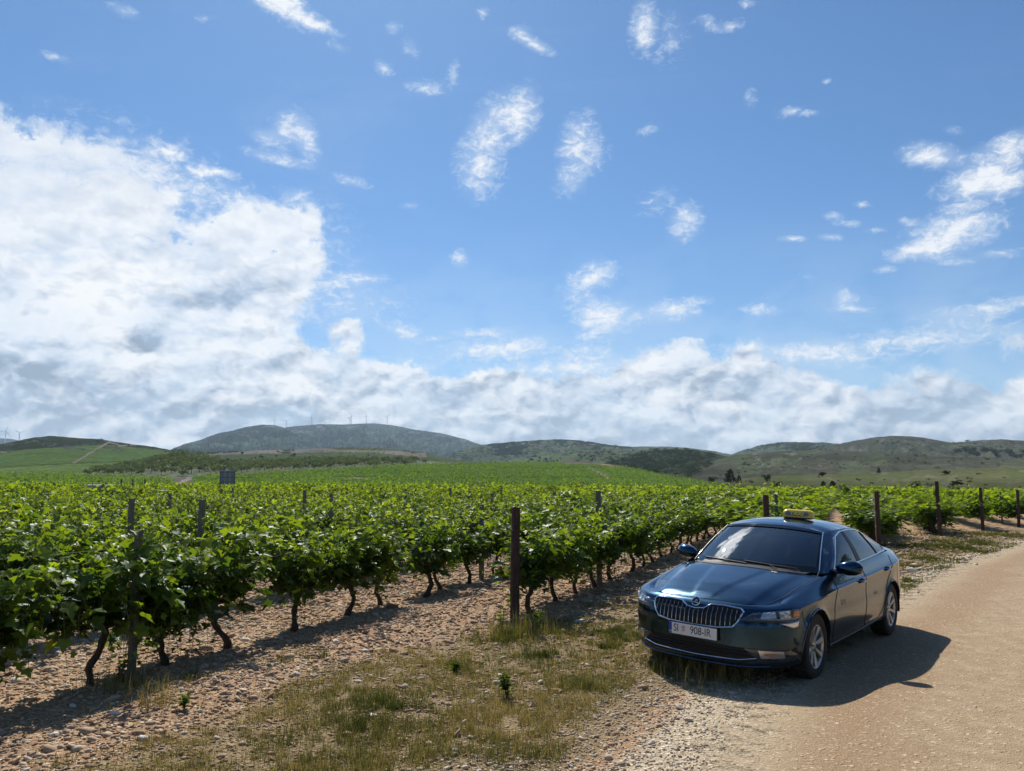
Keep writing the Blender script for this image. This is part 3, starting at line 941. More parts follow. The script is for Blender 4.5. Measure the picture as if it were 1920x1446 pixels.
class MB:
    """collects pieces into one mesh"""
    def __init__(self):
        self.v, self.f, self.m, self.n = [], [], [], 0

    def add(self, V, F, mi=0):
        V = np.asarray(V, float).reshape(-1, 3)
        self.v.append(V)
        for f in np.asarray(F).tolist() if isinstance(F, np.ndarray) else F:
            self.f.append([q + self.n for q in f]); self.m.append(mi)
        self.n += len(V)
        return self

    def tube(self, P, R, k=6, mi=0):
        V, F, a, b = tube(P, R, k)
        off = self.n
        self.add(V, F, mi)
        for c in (a, b):
            for f in c.tolist():
                self.f.append([q + off for q in f]); self.m.append(mi)
        return self

    def box(self, c, s, mi=0, rot=None, bev=0.0):
        c, h = np.array(c, float), np.array(s, float) / 2
        if bev <= 0:
            V = np.array([[x, y, z] for x in (-1, 1) for y in (-1, 1) for z in (-1, 1)]) * h
            F = [(0, 1, 3, 2), (4, 6, 7, 5), (0, 4, 5, 1), (2, 3, 7, 6), (0, 2, 6, 4), (1, 5, 7, 3)]
        else:
            bm = bmesh.new()
            bmesh.ops.create_cube(bm, size=1.0)
            for v in bm.verts:
                v.co = Vector((v.co.x * 2 * h[0], v.co.y * 2 * h[1], v.co.z * 2 * h[2]))
            bmesh.ops.bevel(bm, geom=bm.edges[:], offset=bev, segments=2, affect='EDGES', profile=.6)
            bm.verts.index_update()
            V = np.array([v.co[:] for v in bm.verts]); F = [[v.index for v in f.verts] for f in bm.faces]
            bm.free()
        if rot is not None:
            V = V @ np.array(rot.to_3x3() if hasattr(rot, 'to_3x3') else rot).T
        return self.add(V + c, F, mi)

    def mesh(self, name, mats, smooth=False):
        me = bpy.data.meshes.new(name)
        me.from_pydata(np.concatenate(self.v).tolist(), [], self.f)
        for q in (mats if isinstance(mats, (list, tuple)) else [mats]):
            me.materials.append(q)
        me.polygons.foreach_set('material_index', np.array(self.m, dtype=np.int32))
        if smooth:
            me.polygons.foreach_set('use_smooth', np.ones(len(me.polygons), dtype=bool))
            me.update()
            me.set_sharp_from_angle(angle=math.radians(38))
        me.update()
        return me

    def obj(self, name, mats, parent=None, smooth=False):
        return from_mesh(name, self.mesh(name, mats, smooth), parent)


# ------------------------------------------------------------------ hill shrubs and trees
PROTO = {}
for kind, mt_, nv in (('bush', M_SHRUB, 3), ('cone', M_DARKTREE, 2), ('round', M_DARKTREE, 3), ('olive', M_OLIVE, 3)):
    for v in range(nv):
        V, F, t = tree_mesh(kind, 10 + v)
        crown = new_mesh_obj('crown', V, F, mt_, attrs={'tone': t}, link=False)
        mb = MB()
        hh = {'bush': .3, 'cone': .6, 'round': .55, 'olive': .55}[kind]
        mb.tube([(0, 0, -.08), (.01, .01, hh * .5), (0, .02, hh)], [.035, .028, .012], 5)
        mb.tube([(0, .01, hh * .4), (.1, .05, hh * .8), (.18, .08, hh * 1.1)], [.018, .012, .006], 4)
        mb.tube([(0, .01, hh * .45), (-.1, -.04, hh * .85), (-.17, .03, hh * 1.15)], [.018, .012, .006], 4)
        PROTO[(kind, v)] = (crown, mb.mesh('trunk', M_TRUNK), nv)


def hill_tree(name, kind, x, y, hpx, label, cat, group=None, which=None, wide=1.0):
    s = survey(x, y, which)
    if s is None:
        return None
    loc, dist, nm = s
    H = hpx / F_PX * dist
    v = random.randrange(PROTO[(kind, 0)][2])
    crown, trunk, _ = PROTO[(kind, v)]
    e = empty(name, loc, random.uniform(0, 6.28))
    e.scale = (H * wide, H * wide, H)
    from_mesh('crown', crown, e)
    from_mesh('trunk', trunk, e)
    tag(e, label, cat, group)
    return e


# individually recognisable trees
for a in [
    ('pine_tree', 'cone', 1370, 906, 24, 'tallest dark conifer at the left foot of the bare cloud-shaded hill', 'tree', None, 1.25),
    ('pine_tree', 'cone', 1386, 906, 14, 'small dark conifer just right of the tallest conifer', 'tree', None, 1.0),
    ('round_tree', 'round', 1337, 906, 13, 'dark rounded tree at the right tip of the bright vineyard hill', 'tree', None, 1.1),
    ('round_tree', 'round', 1436, 903, 14, 'dark rounded tree standing alone on the upper edge of the pasture', 'tree', None, 1.0),
    ('round_tree', 'round', 1459, 916, 14, 'bushy dark tree low on the pasture above the vines', 'tree', None, 1.2),
    ('round_tree', 'round', 1543, 893, 8, 'wide low dark bush on the pasture crest', 'bush', None, 2.0),
    ('pine_tree', 'cone', 1561, 915, 12, 'conical dark bush on the pasture, right one of a close pair', 'bush', None, 1.6),
    ('pine_tree', 'cone', 1544, 912, 9, 'smaller conical bush on the pasture, left one of a close pair', 'bush', None, 1.6),
    ('round_tree', 'round', 1722, 918, 12, 'dark rounded bush on the pasture right of the first tall end post', 'bush', None, 1.3),
    ('round_tree', 'round', 1795, 913, 10, 'very wide dark bush on the pasture at the right', 'bush', None, 2.0),
    ('round_tree', 'round', 1775, 890, 8, 'dark rounded bush high on the right pasture', 'bush', None, 1.6),
    ('round_tree', 'cone', 1648, 888, 10, 'slim dark tree on the lower cloud-shaded hill', 'tree', None, .9),
    ('round_tree', 'round', 552, 856, 6, 'larger dark tree on the grassy plateau', 'tree', None, 1.2),
    ('round_tree', 'round', 455, 852, 5, 'dark tree on the edge of the pale fallow field', 'tree', None, 1.2),
]:
    hill_tree(a[0], a[1], a[2], a[3], a[4], a[5], a[6], a[7], None, a[8])


def scatter(n, region, kind, hrange, name, label, cat, group, seed, which=None, wide=(1.0, 1.6)):
    r = random.Random(seed)
    xs = [p[0] for p in region]; ys = [p[1] for p in region]
    k = 0
    tries = 0
    while k < n and tries < n * 40:
        tries += 1
        x, y = r.uniform(min(xs), max(xs)), r.uniform(min(ys), max(ys))
        if not inside(np.array([x]), np.array([y]), region)[0]:
            continue
        h = hrange[0] + (hrange[1] - hrange[0]) * r.random() ** 2
        if hill_tree(name, kind, x, y, h, label, cat, group, which, r.uniform(*wide)) is not None:
            k += 1


scatter(46, [(1300, 912), (1420, 900), (1600, 893), (1920, 880), (1920, 925), (1300, 925)], 'bush', (3, 8), 'pasture_bush', 'small rounded bush dotted over the lit pasture on the right', 'bush', 'small bushes on the right pasture', 1, 'pasture')
scatter(70, [(1400, 855), (1560, 848), (1900, 862), (1900, 878), (1560, 888), (1340, 895)], 'bush', (2, 6), 'hillside_bush', 'small dark bush dotted over the bare cloud-shaded hill', 'bush', 'small bushes on the heath hill', 2, 'heath_hill')
scatter(46, [(1600, 834), (1700, 822), (1900, 830), (1920, 858), (1600, 848)], 'bush', (2, 5), 'hilltop_bush', 'tiny bush on the highest right hand hill', 'bush', 'tiny bushes on the highest right hill', 3, 'right_hill')
scatter(30, [(1800, 846), (1920, 849), (1920, 861), (1850, 858), (1790, 852)], 'round', (5, 9), 'round_tree', 'dark tree in the belt of trees at the far right', 'tree', 'belt of dark trees at the far right', 4, 'right_hill')
scatter(22, [(340, 862), (560, 853), (780, 856), (700, 858), (440, 868)], 'round', (2.5, 5), 'plateau_tree', 'small dark tree dotted over the grassy plateau', 'tree', 'small trees on the plateau', 5, 'plateau')
scatter(22, [(0, 836), (90, 819), (190, 826), (300, 842), (180, 832), (0, 845)], 'bush', (2, 5), 'scrub_bush', 'dark bush on the scrubby top of the left hill', 'bush', 'bushes on the left hilltop', 6, 'left_hill')
scatter(40, [(900, 872), (1050, 850), (1150, 850), (1150, 866), (1000, 868)], 'round', (3, 5), 'slope_tree', 'dark tree on the slopes behind the bright vineyard hill', 'tree', 'trees behind the vineyard hill', 8)


def stuff_trees(name, n, region, kind, hr, seed, which=None, grid=None, mt_=None):
    r = random.Random(seed)
    xs = [p[0] for p in region]; ys = [p[1] for p in region]
    V, F, T, k, tries, base = [], [], [], 0, 0, 0
    protos = [tree_mesh(kind, 60 + i) for i in range(3)]
    while k < n and tries < n * 30:
        tries += 1
        x, y = r.uniform(min(xs), max(xs)), r.uniform(min(ys), max(ys))
        if not inside(np.array([x]), np.array([y]), region)[0]:
            continue
        s = survey(x, y, which)
        if s is None:
            continue
        H = (hr[0] + (hr[1] - hr[0]) * r.random()) / F_PX * s[1]
        pv, pf, pt = protos[k % 3]
        sel = slice(0, 4 * 60)
        a = r.uniform(0, 6.28); c_, s_ = math.cos(a), math.sin(a)
        w_ = r.uniform(.9, 1.5)
        q = pv[sel].copy() * (H * w_, H * w_, H)
        q = np.stack([q[:, 0] * c_ - q[:, 1] * s_, q[:, 0] * s_ + q[:, 1] * c_, q[:, 2]], 1) * 1.0 + np.array(s[0])
        V.append(q); F.append(pf[:60] + base); T.append(pt[sel]); base += len(q); k += 1
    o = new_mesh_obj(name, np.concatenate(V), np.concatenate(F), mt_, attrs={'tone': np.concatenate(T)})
    tag(o, kind='stuff')
    return o


tag(stuff_trees('woodland', 330, [(1130, 868), (1210, 848), (1290, 845), (1345, 856), (1330, 880), (1300, 900), (1240, 892), (1170, 876)], 'round', (5, 10), 21, mt_=M_DARKTREE), 'dark patchy wood covering the low hill behind the vineyard')
tag(stuff_trees('ridge_woods', 300, [(880, 840), (1040, 826), (1180, 840), (1300, 846), (1150, 862), (1000, 858), (880, 862)], 'round', (2.5, 5), 22, mt_=M_DARKTREE), 'far woods scattered along the middle ridge')
tag(stuff_trees('plain_woods', 150, [(325, 846), (420, 846), (450, 850), (420, 853), (340, 854)], 'round', (3, 6), 25, mt_=M_DARKTREE), 'thin line of far dark woods below the mountain')
tag(stuff_trees('far_hill_woods', 150, [(1375, 852), (1450, 832), (1560, 834), (1560, 846), (1450, 846)], 'round', (2.5, 5), 23, mt_=M_DARKTREE), 'far dark woods on the rounded hill left of the highest right hill')
tag(stuff_trees('mountain_woods', 700, [(335, 845), (490, 800), (720, 798), (870, 828), (960, 850), (870, 868), (500, 845)], 'round', (1.5, 3.2), 24, mt_=M_DARKTREE), 'far scrub woods over the mountain')
# olive grove: planted on a grid
GROVE = [(150, 893), (240, 876), (290, 862), (330, 851), (400, 862), (430, 872), (620, 863), (800, 866), (800, 872), (620, 879), (440, 888), (380, 893), (300, 893)]
r = random.Random(5)
gt = []
for i in range(-80, 80):
    for j in range(0, 90):
        X_, Y_ = i * 8.0 + r.uniform(-.5, .5), 250 + j * 9.0 + r.uniform(-.5, .5)
        p = Vector((X_ - 90, Y_, 200))
        bb = [b for nm, b in HILL_BVH if nm == 'grove_slope'][0]
        loc, nn, ii, dd = bb.ray_cast(p, Vector((0, 0, -1)))
        if loc is None:
            continue
        px1, py1 = to_px(math.degrees(math.atan2(loc.x, loc.y)), math.degrees(math.atan2(loc.z - EYE, math.hypot(loc.x, loc.y))))
        if inside(np.array([px1]), np.array([py1]), GROVE)[0]:
            gt.append((loc.length, loc))
gt.sort(key=lambda q: q[0])
OL = 0
for q, (dist, loc) in enumerate(gt[:220]):
    crown, trunk, _ = PROTO[('olive', q % 3)]
    e = empty('olive_tree', loc, r.uniform(0, 6.28))
    H = r.uniform(3.0, 4.2)
    e.scale = (H * 1.3, H * 1.3, H)
    from_mesh('crown', crown, e); from_mesh('trunk', trunk, e)
    tag(e, 'grey green olive tree in the front ranks of the distant grove', 'olive tree', 'olive trees at the front of the grove')
V, F, T, base = [], [], [], 0
protos = [tree_mesh('olive', 60 + i) for i in range(3)]
for q, (dist, loc) in enumerate(gt[220:]):
    pv, pf, pt = protos[q % 3]
    H = r.uniform(3.0, 4.2)
    V.append(pv[:320] * (H * 1.3, H * 1.3, H) + np.array(loc)); F.append(pf[:80] + base); T.append(pt[:320]); base += 320
if V:
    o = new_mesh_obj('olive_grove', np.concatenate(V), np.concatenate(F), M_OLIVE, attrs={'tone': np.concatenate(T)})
    tag(o, 'far ranks of the olive grove on the slope', kind='stuff')

# rows of vines on the bright hill: leaf clumps standing along the planted lines
bb = [b for nm, b in HILL_BVH if nm == 'vineyard_hill'][0]
C, S = [], []
for j in range(150):
    y0 = 150 + j * 2.6
    for i in range(-170, 170):
        X_ = i * 2.2 + r.uniform(-.5, .5)
        Y_ = y0 + X_ * .12 + 3 * math.sin(X_ * .012)
        if abs(math.degrees(math.atan2(X_, Y_))) > 36 or r.random() < .12:
            continue
        loc, nn, ii, dd = bb.ray_cast(Vector((X_, Y_, 200)), Vector((0, 0, -1)))
        if loc is None:
            continue
        px1, py1 = to_px(math.degrees(math.atan2(loc.x, loc.y)), math.degrees(math.atan2(loc.z - EYE, math.hypot(loc.x, loc.y))))
        if 318 < px1 < 366 or py1 > 930 or (1100 < px1 < 1146 and abs(py1 - (877 + (px1 - 1104) * .5)) < 3) or (640 < px1 < 700 and abs(py1 - 897) < 2) or (py1 < 875 and 1060 < px1 < 1200):
            continue
        for q in range(4):
            C.append((loc.x + r.uniform(-1.0, 1.0), loc.y + r.uniform(-.25, .25), loc.z + r.uniform(.2, .9))); S.append(r.uniform(.35, .75))
C = np.array(C)
V, F = quads_cloud(C, np.array(S), .6, 4)
t = np.clip(.45 + fbm(C[:, 0] * .02, C[:, 1] * .02, 3, 8) * .5 + rng.normal(size=len(C)) * .13, 0, 1)
M_FARVINE = leaf_mat('far_vine_foliage', (.075, .12, .024), (.155, .235, .046), (.24, .33, .07), trans=.3, gloss=0)
o = new_mesh_obj('hill_vines', V, F, M_FARVINE, attrs={'tone': np.repeat(t, 4)})
tag(o, 'bright green vine rows covering the low hill beyond the vineyard', kind='stuff')

# ------------------------------------------------------------------ wind turbines
M_WHITE = mat('turbine_white', (.75, .77, .8), .45)


def turbine_mesh():
    tw = MB().tube([(0, 0, -25), (0, 0, 0), (0, 0, 35), (0, 0, 70)], [2.4, 2.2, 1.8, 1.3], 12)
    nc = MB().box((0, 1.5, 71.2), (3.2, 8, 3.2), bev=.5)
    nc.tube([(0, -2.5, 71.2), (0, -4.0, 71.2), (0, -4.8, 71.2)], [1.5, 1.2, .3], 10)
    bl = MB()
    zs = np.linspace(0, 1, 12)
    L = 34.0
    ch = np.interp(zs, [0, .06, .2, 1], [.9, .9, 2.2, .35]); th = np.interp(zs, [0, .06, .2, 1], [.9, .9, .5, .1])
    V = []
    for zz, c_, t_ in zip(zs, ch, th):
        for a in np.linspace(0, 2 * np.pi, 8, endpoint=False):
            V.append((math.cos(a) * c_ * .5 * (1 if math.cos(a) > 0 else 1.3), math.sin(a) * t_ * .5, zz * L))
    idx = np.arange(12 * 8).reshape(12, 8); j_ = np.roll(idx, -1, 1)
    bl.add(V, np.stack([idx[:-1], j_[:-1], j_[1:], idx[1:]], -1).reshape(-1, 4))
    bl.f.append(list(range(88, 96))); bl.m.append(0)
    return tw.mesh('tower', M_WHITE, True), nc.mesh('nacelle', M_WHITE, True), bl.mesh('blade', M_WHITE, True)


TW, NC, BLD = turbine_mesh()
for (x, yb, yh, lab, ang) in [
    (515, 797, 788, 'white wind turbine leftmost on the mountain, over its left shoulder', 10),
    (537, 800, 790, 'white wind turbine second from left on the mountain, above the saddle', 50),
    (584, 797, 782, 'large white wind turbine third from left on the mountain', 25),
    (609, 797, 793, 'white wind turbine barely showing over the mountain crest', 80),
    (656, 796, 784, 'white wind turbine left one of the close pair on the mountain', 40),
    (659, 796, 780, 'white wind turbine right one of the close pair on the mountain', 95),
    (687, 795, 780, 'white wind turbine with upright tower on the mountain summit', 0),
    (726, 797, 782, 'white wind turbine rightmost on the mountain', 30),
    (11, 823, 808, 'white wind turbine at the left edge beyond the left hill', 20),
    (37, 826, 812, 'white wind turbine right one of the two beyond the left hill', 65)]:
    D = 5200.0 if x > 100 else 5300.0
    a, e = px_azel(x, yh)
    hub = np.array([math.sin(math.radians(a)) * D, math.cos(math.radians(a)) * D, EYE + D * math.tan(math.radians(e))])
    sc = 1.0 if x > 100 else 1.1
    root = empty('wind_turbine', (hub[0], hub[1], hub[2] - 71.2 * sc), math.radians(-a + random.uniform(-25, 25)))
    root.scale = (sc, sc, sc)
    from_mesh('tower', TW, root); from_mesh('nacelle', NC, root)
    for q in range(3):
        b = from_mesh('blade', BLD, root, (0, -4.2, 71.2))
        b.rotation_euler = (0, math.radians(ang + 120 * q), 0)
    tag(root, lab, 'wind turbine', 'wind turbines on the skyline')
# ------------------------------------------------------------------ grapevines
LEAF2D = np.array([(0, -.02), (.16, -.16), (.36, -.10), (.34, .10), (.52, .22), (.34, .40), (.20, .40), (.16, .62), (0, .86), (-.16, .62), (-.20, .40), (-.34, .40), (-.52, .22), (-.34, .10), (-.36, -.10), (-.16, -.16)])
LEAF2D_LOW = np.array([(0, -.05), (.42, -.02), (.48, .32), (.16, .5), (0, .85), (-.16, .5), (-.48, .32), (-.42, -.02)])


def leaves(C, T, Nn, size, shape, tone, r):
    """lobed leaves: petiole end C, direction T, normal Nn"""
    n = len(C)
    B = np.cross(Nn, T); B /= np.linalg.norm(B, axis=1, keepdims=True) + 1e-9
    Nn = np.cross(T, B)
    k = len(shape)
    fold = r.uniform(.05, .55, n)[:, None]
    droop = r.uniform(-.05, .5, n)[:, None]
    sx, sy = shape[:, 0][None], shape[:, 1][None]
    z = np.abs(sx) * fold - droop * sy ** 2 * .8 + r.normal(size=(n, k)) * .035
    V = C[:, None] + size[:, None, None] * (B[:, None] * sx[..., None] + T[:, None] * sy[..., None] + Nn[:, None] * z[..., None])
    cen = C + size[:, None] * (T * .2 - Nn * .02)
    V = np.concatenate([V, cen[:, None]], 1)
    kk = k + 1
    i = np.arange(k)
    f = np.stack([np.full(k, k), i, (i + 1) % k], 1)
    F = (f[None] + (np.arange(n) * kk)[:, None, None]).reshape(-1, 3)
    return V.reshape(-1, 3), F, np.repeat(tone, kk)


def vine_parts(seed, half=.62, height=1.0, nshoot=26, low=False, droopers=3, trunk_h=.56, lean=.12, dens=1.0):
    r = np.random.default_rng(seed)
    tr = MB()
    # crooked old trunk
    zs = np.linspace(0, trunk_h, 9)
    px = lean * np.sin(zs / trunk_h * 2.2 + seed) * .9 - lean * math.sin(seed); py = .035 * np.sin(zs * 11 + seed * 1.7)
    px = px - px[0]; py = py - py[0]
    rad = np.interp(zs, [0, .08, .3, trunk_h * .85, trunk_h], [.046, .030, .025, .034, .03]) * r.uniform(.85, 1.15)
    P = np.stack([px, py, zs], 1); P[0, 2] = -.08
    tr.tube(P + r.normal(size=P.shape) * .006, rad * (1 + r.normal(size=9) * .1), 7)
    top = P[-1]
    arms = []
    for sgn in (-1, 1):
        L = half * r.uniform(.75, 1.0)
        q = np.linspace(0, 1, 7)
        A_ = np.stack([top[0] + sgn * q * L, top[1] + .03 * np.sin(q * 6 + seed), top[2] - .03 + .10 * q ** .7 + .02 * np.sin(q * 9)], 1)
        A_[0] = top
        tr.tube(A_, np.interp(q, [0, 1], [.032, .013]), 6)
        arms.append(A_)
    Cs, Ts, Ns, Sz, To = [], [], [], [], []
    for i in range(nshoot):
        A_ = arms[i % 2]
        u = r.uniform(0, 1)
        b0 = np.array([np.interp(u, np.linspace(0, 1, 7), A_[:, j]) for j in range(3)])
        drooper = i < droopers
        L = height * (r.uniform(.45, .98) if i % 5 else r.uniform(1.05, 1.45)) * (1 if not drooper else .9)
        side = r.choice([-1, 1])
        out = r.uniform(.05, .62) * side
        al = r.uniform(-.28, .28)
        q = np.linspace(0, 1, 12)
        bend = r.uniform(-.1, .35)
        X_ = b0[0] + al * q * L + .04 * np.sin(q * 7 + i)
        if drooper:
            Y_ = b0[1] + side * (.30 * np.sin(q * 1.9)) * L
            Z_ = b0[2] + L * (.42 * np.sin(q * 2.6) - .55 * q ** 2)
        else:
            Y_ = b0[1] + (out * q + bend * side * q ** 3 * .6) * L
            Z_ = b0[2] + L * (q - .28 * max(bend, 0) * q ** 3 - abs(out) * .22 * q)
        S = np.stack([X_, Y_, Z_], 1)
        if not low:
            tr.tube(S, np.linspace(.006, .002, 12), 3, 1)
        nl = int((17 if not low else 10) * L / .8 * dens)
        lu = np.sort(r.uniform(.03, 1.0, nl))
        for w_ in lu:
            p = np.array([np.interp(w_, q, S[:, j]) for j in range(3)])
            ang = r.uniform(0, 2 * np.pi)
            pet = np.array([math.cos(ang), math.sin(ang) * 1.1, r.uniform(-.2, .5)]); pet /= np.linalg.norm(pet)
            c = p + pet * r.uniform(.03, .10)
            d = pet + np.array([0, 0, r.uniform(-1.1, .1)]); d /= np.linalg.norm(d)
            nn = np.array([pet[0] * .5, pet[1] * .6, r.uniform(.2, 1.3)]) + r.normal(size=3) * .38
            Cs.append(c); Ts.append(d); Ns.append(nn)
            s = r.uniform(.065, .165) * (1.0 - .5 * max(0, w_ - .72) / .28)
            if low: s *= 1.5
            Sz.append(s)
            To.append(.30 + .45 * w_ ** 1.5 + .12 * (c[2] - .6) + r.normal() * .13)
    # inner fill leaves near the arms
    nf = int((90 if not low else 35) * dens)
    for i in range(nf):
        c = np.array([r.uniform(-half, half) + top[0] * .5, r.normal() * .14, r.uniform(trunk_h - .08, trunk_h + .45)])
        Cs.append(c)
        a = r.uniform(0, 6.28); d = np.array([math.cos(a), math.sin(a), -.6]); Ts.append(d / np.linalg.norm(d))
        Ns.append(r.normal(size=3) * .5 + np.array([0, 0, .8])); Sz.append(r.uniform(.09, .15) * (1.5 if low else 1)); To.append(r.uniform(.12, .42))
    C, T, Nn = np.array(Cs), np.array(Ts), np.array(Ns)
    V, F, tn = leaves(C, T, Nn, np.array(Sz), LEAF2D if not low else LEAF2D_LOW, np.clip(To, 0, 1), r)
    return tr, V, F, tn


M_SHOOT = mat('green_shoot', (.10, .12, .035), .6)
VINES = []
for i in range(8):
    tr, V, F, tn = vine_parts(100 + i, trunk_h=.49, half=.52, height=[.84, .88, .80, .92, .86, .80, .9, .82][i], droopers=[10, 8, 13, 9, 15, 10, 8, 12][i], lean=[.16, .10, .05, .14, .12, .07, .13, .1][i], nshoot=[42, 44, 40, 43, 44, 41, 45, 40][i])
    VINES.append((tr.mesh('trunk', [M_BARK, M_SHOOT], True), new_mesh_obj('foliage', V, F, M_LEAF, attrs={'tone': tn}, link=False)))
tr, V, F, tn = vine_parts(140, half=.22, height=.45, nshoot=9, droopers=3, trunk_h=.42, lean=.04)
YOUNG = (tr.mesh('trunk', [M_BARK, M_SHOOT], True), new_mesh_obj('foliage', V, F, M_LEAF, attrs={'tone': tn}, link=False))
for i in range(4):
    tr, V, F, tn = vine_parts(120 + i, half=.55, height=[.82, .9, .86, .92][i], droopers=[15, 18, 14, 17][i], nshoot=[46, 48, 46, 50][i], trunk_h=.46, lean=[.12, -.08, .1, .05][i])
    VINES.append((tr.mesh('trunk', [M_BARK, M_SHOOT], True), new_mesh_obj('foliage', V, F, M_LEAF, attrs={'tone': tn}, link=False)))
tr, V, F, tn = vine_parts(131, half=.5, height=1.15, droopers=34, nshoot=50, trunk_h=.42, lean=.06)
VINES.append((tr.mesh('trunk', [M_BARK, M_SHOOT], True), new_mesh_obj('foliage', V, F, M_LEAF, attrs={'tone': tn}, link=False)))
LOW = [vine_parts(160 + i, low=True, height=.82, nshoot=24, droopers=2) for i in range(4)]

ROWANG = math.atan2(RDIR[1], RDIR[0])


def row_xy(c, s):
    return RNRM[0] * c + RDIR[0] * s, RNRM[1] * c + RDIR[1] * s


def add_vine(c, s, label, group, v=None, sc=1.0, young=False, flip=None, side=0.0):
    x, y = row_xy(c, s)
    tm, fm = YOUNG if young else VINES[v if v is not None else (random.randrange(8) if c < -5 else random.randrange(6, 12))]
    z = float(ground_z(x, y))
    fl = random.random() < .5 if flip is None else flip
    e = empty('grapevine', (x, y, z), ROWANG + (math.pi if fl else 0) + random.uniform(-.06, .06))
    e.scale = (sc, sc * random.uniform(1.1, 1.4), sc)
    from_mesh('trunk', tm, e); from_mesh('foliage', fm, e)
    tag(e, label, 'grapevine', group)
    return e


G1 = 'grapevines of the nearest row'
row1 = [
    (2.6, 3, 1.05, 'vine at the very left edge of the photo, mostly outside it'),
    (4.35, 1, 1.08, 'vine whose big dark leaf mass fills the left edge of the picture'),
    (5.58, 2, 1.08, 'nearest grapevine with a bent bare trunk left of the first grey post'),
    (6.5, 12, .95, 'grapevine hanging low just right of the first grey post'),
    (7.38, 0, 1.04, 'grapevine with a thick leaning trunk, second trunk from the left'),
    (8.55, 6, .98, 'grapevine with a dark leaning trunk, third trunk from the left'),
    (9.76, 1, 1.0, 'grapevine with a slim trunk in the middle of the nearest row'),
    (10.67, 5, 1.0, 'grapevine with upright trunk just before the short young vine'),
    (12.64, 3, 1.0, 'grapevine with a curved trunk just beyond the short young vine'),
    (13.75, 7, .95, 'vine in the nearest row left of the second grey post'),
    (14.95, 2, .95, 'vine in the nearest row just behind the second grey post'),
    (15.97, 0, .95, 'last clearly seen trunk of the nearest row, near the brown end post'),
]
for s_, v, sc, lab in row1:
    add_vine(-6.58, s_, lab, G1, v, sc)
add_vine(-6.45, 11.84, 'short young vine with leaves hanging almost to the ground', G1, None, 1.05, young=True)
G2 = 'grapevines of the second row'
row2 = [
    (10.95, 8, 1.0, 'grapevine right behind the first brown end post'),
    (12.0, 9, 1.03, 'second grapevine behind the first brown end post'),
    (13.1, 10, .98, 'third grapevine behind the first brown end post, low leaves'),
    (14.15, 11, 1.06, 'bushy grapevine beside the tall grey post left of the taxi'),
    (15.3, 8, 1.05, 'grapevine just left of the taxi mirror, behind the tall grey post'),
]
for s_, v, sc, lab in row2:
    add_vine(-4.22, s_, lab, G2, v, sc)

cand = []
cols = [-6.58, -4.22, -1.45, .92, 3.2, 5.3, 7.2, 9.4, 11.7, 14, 16.3, 18.6, 21, 23.3, 25.6, 28, 30.3, 32.6, 35, 37.3, 39.6]
cols = [-6.58 - 2.36 * k for k in range(44, 0, -1)] + cols
for c in cols:
    s0 = head_s(c) + .7 if c > -6 else -12.0
    s_ = s0 + (random.uniform(0, 1) if c < -6.6 else 0)
    while s_ < 125:
        sx = s_
        s_ += 1.1 + random.uniform(-.1, .12)
        if c == -6.58 and sx < 16.6: continue
        if c == -4.22 and sx < 16.0: continue
        x, y = row_xy(c, sx)
        d = math.hypot(x, y)
        if y < 1.2 or abs(math.degrees(math.atan2(x, y))) > 37.5 or d > 112:
            continue
        if c < -6 and d < 3.5: continue
        cand.append((d, c, sx))
cand.sort()
print('vine candidates', len(cand))
NEAR = cand[:272]
ORD = ['first', 'second', 'third', 'fourth', 'fifth', 'sixth', 'seventh', 'eighth', 'ninth', 'tenth', 'eleventh', 'twelfth', 'thirteenth', 'fourteenth', 'fifteenth', 'sixteenth', 'seventeenth', 'eighteenth', 'nineteenth', 'twentieth']
ROWNAME = {-6.58: 'the nearest row beyond the first brown end post', -4.22: 'the row that starts at the first brown end post', -1.45: 'the row starting at the end post behind the taxi roof', .92: 'the row starting at the end post right of the taxi sign',
           3.2: 'the row starting at the tallest dark end post', 5.3: 'the row starting at the third end post right of the taxi', 7.2: 'the row starting at the end post by the right edge'}
byrow = {}
for d, c, sx in NEAR:
    x, y = row_xy(c, sx)
    if abs(x / y) < .67:
        byrow.setdefault(round(c, 2), []).append(sx)
for d, c, sx in NEAR:
    k = sorted(byrow.get(round(c, 2), [])).index(sx) if sx in byrow.get(round(c, 2), []) else -1
    back = int(round((-6.58 - c) / 2.36))
    gr = 'grapevines on the left' if c < -6.6 else ('grapevines behind the taxi' if c < -1 else 'grapevines on the right')
    if k < 0 or k > 19 or back > 18:
        lab = 'grapevine deep among the back rows on the left' if c < -6.6 else 'grapevine far along the rows behind the taxi'
    elif c < -6.6:
        lab = '%s grapevine from the left in the %s row behind the nearest row' % (ORD[k], ORD[back - 1])
    else:
        lab = '%s grapevine along %s' % (ORD[k], ROWNAME.get(round(c, 2), 'the furthest row on the right'))
    e = add_vine(c, sx, lab, gr, None, random.uniform(.84, 1.1))
    if c < -6.6:
        e.scale = (e.scale[0] * .95, e.scale[1] * .8, e.scale[2] * random.uniform(.92, 1.1))
    if c > -2:
        e.scale = (e.scale[0], e.scale[1] * random.uniform(1.5, 1.85), e.scale[2])
VV, FF, TT, base = [], [], [], 0
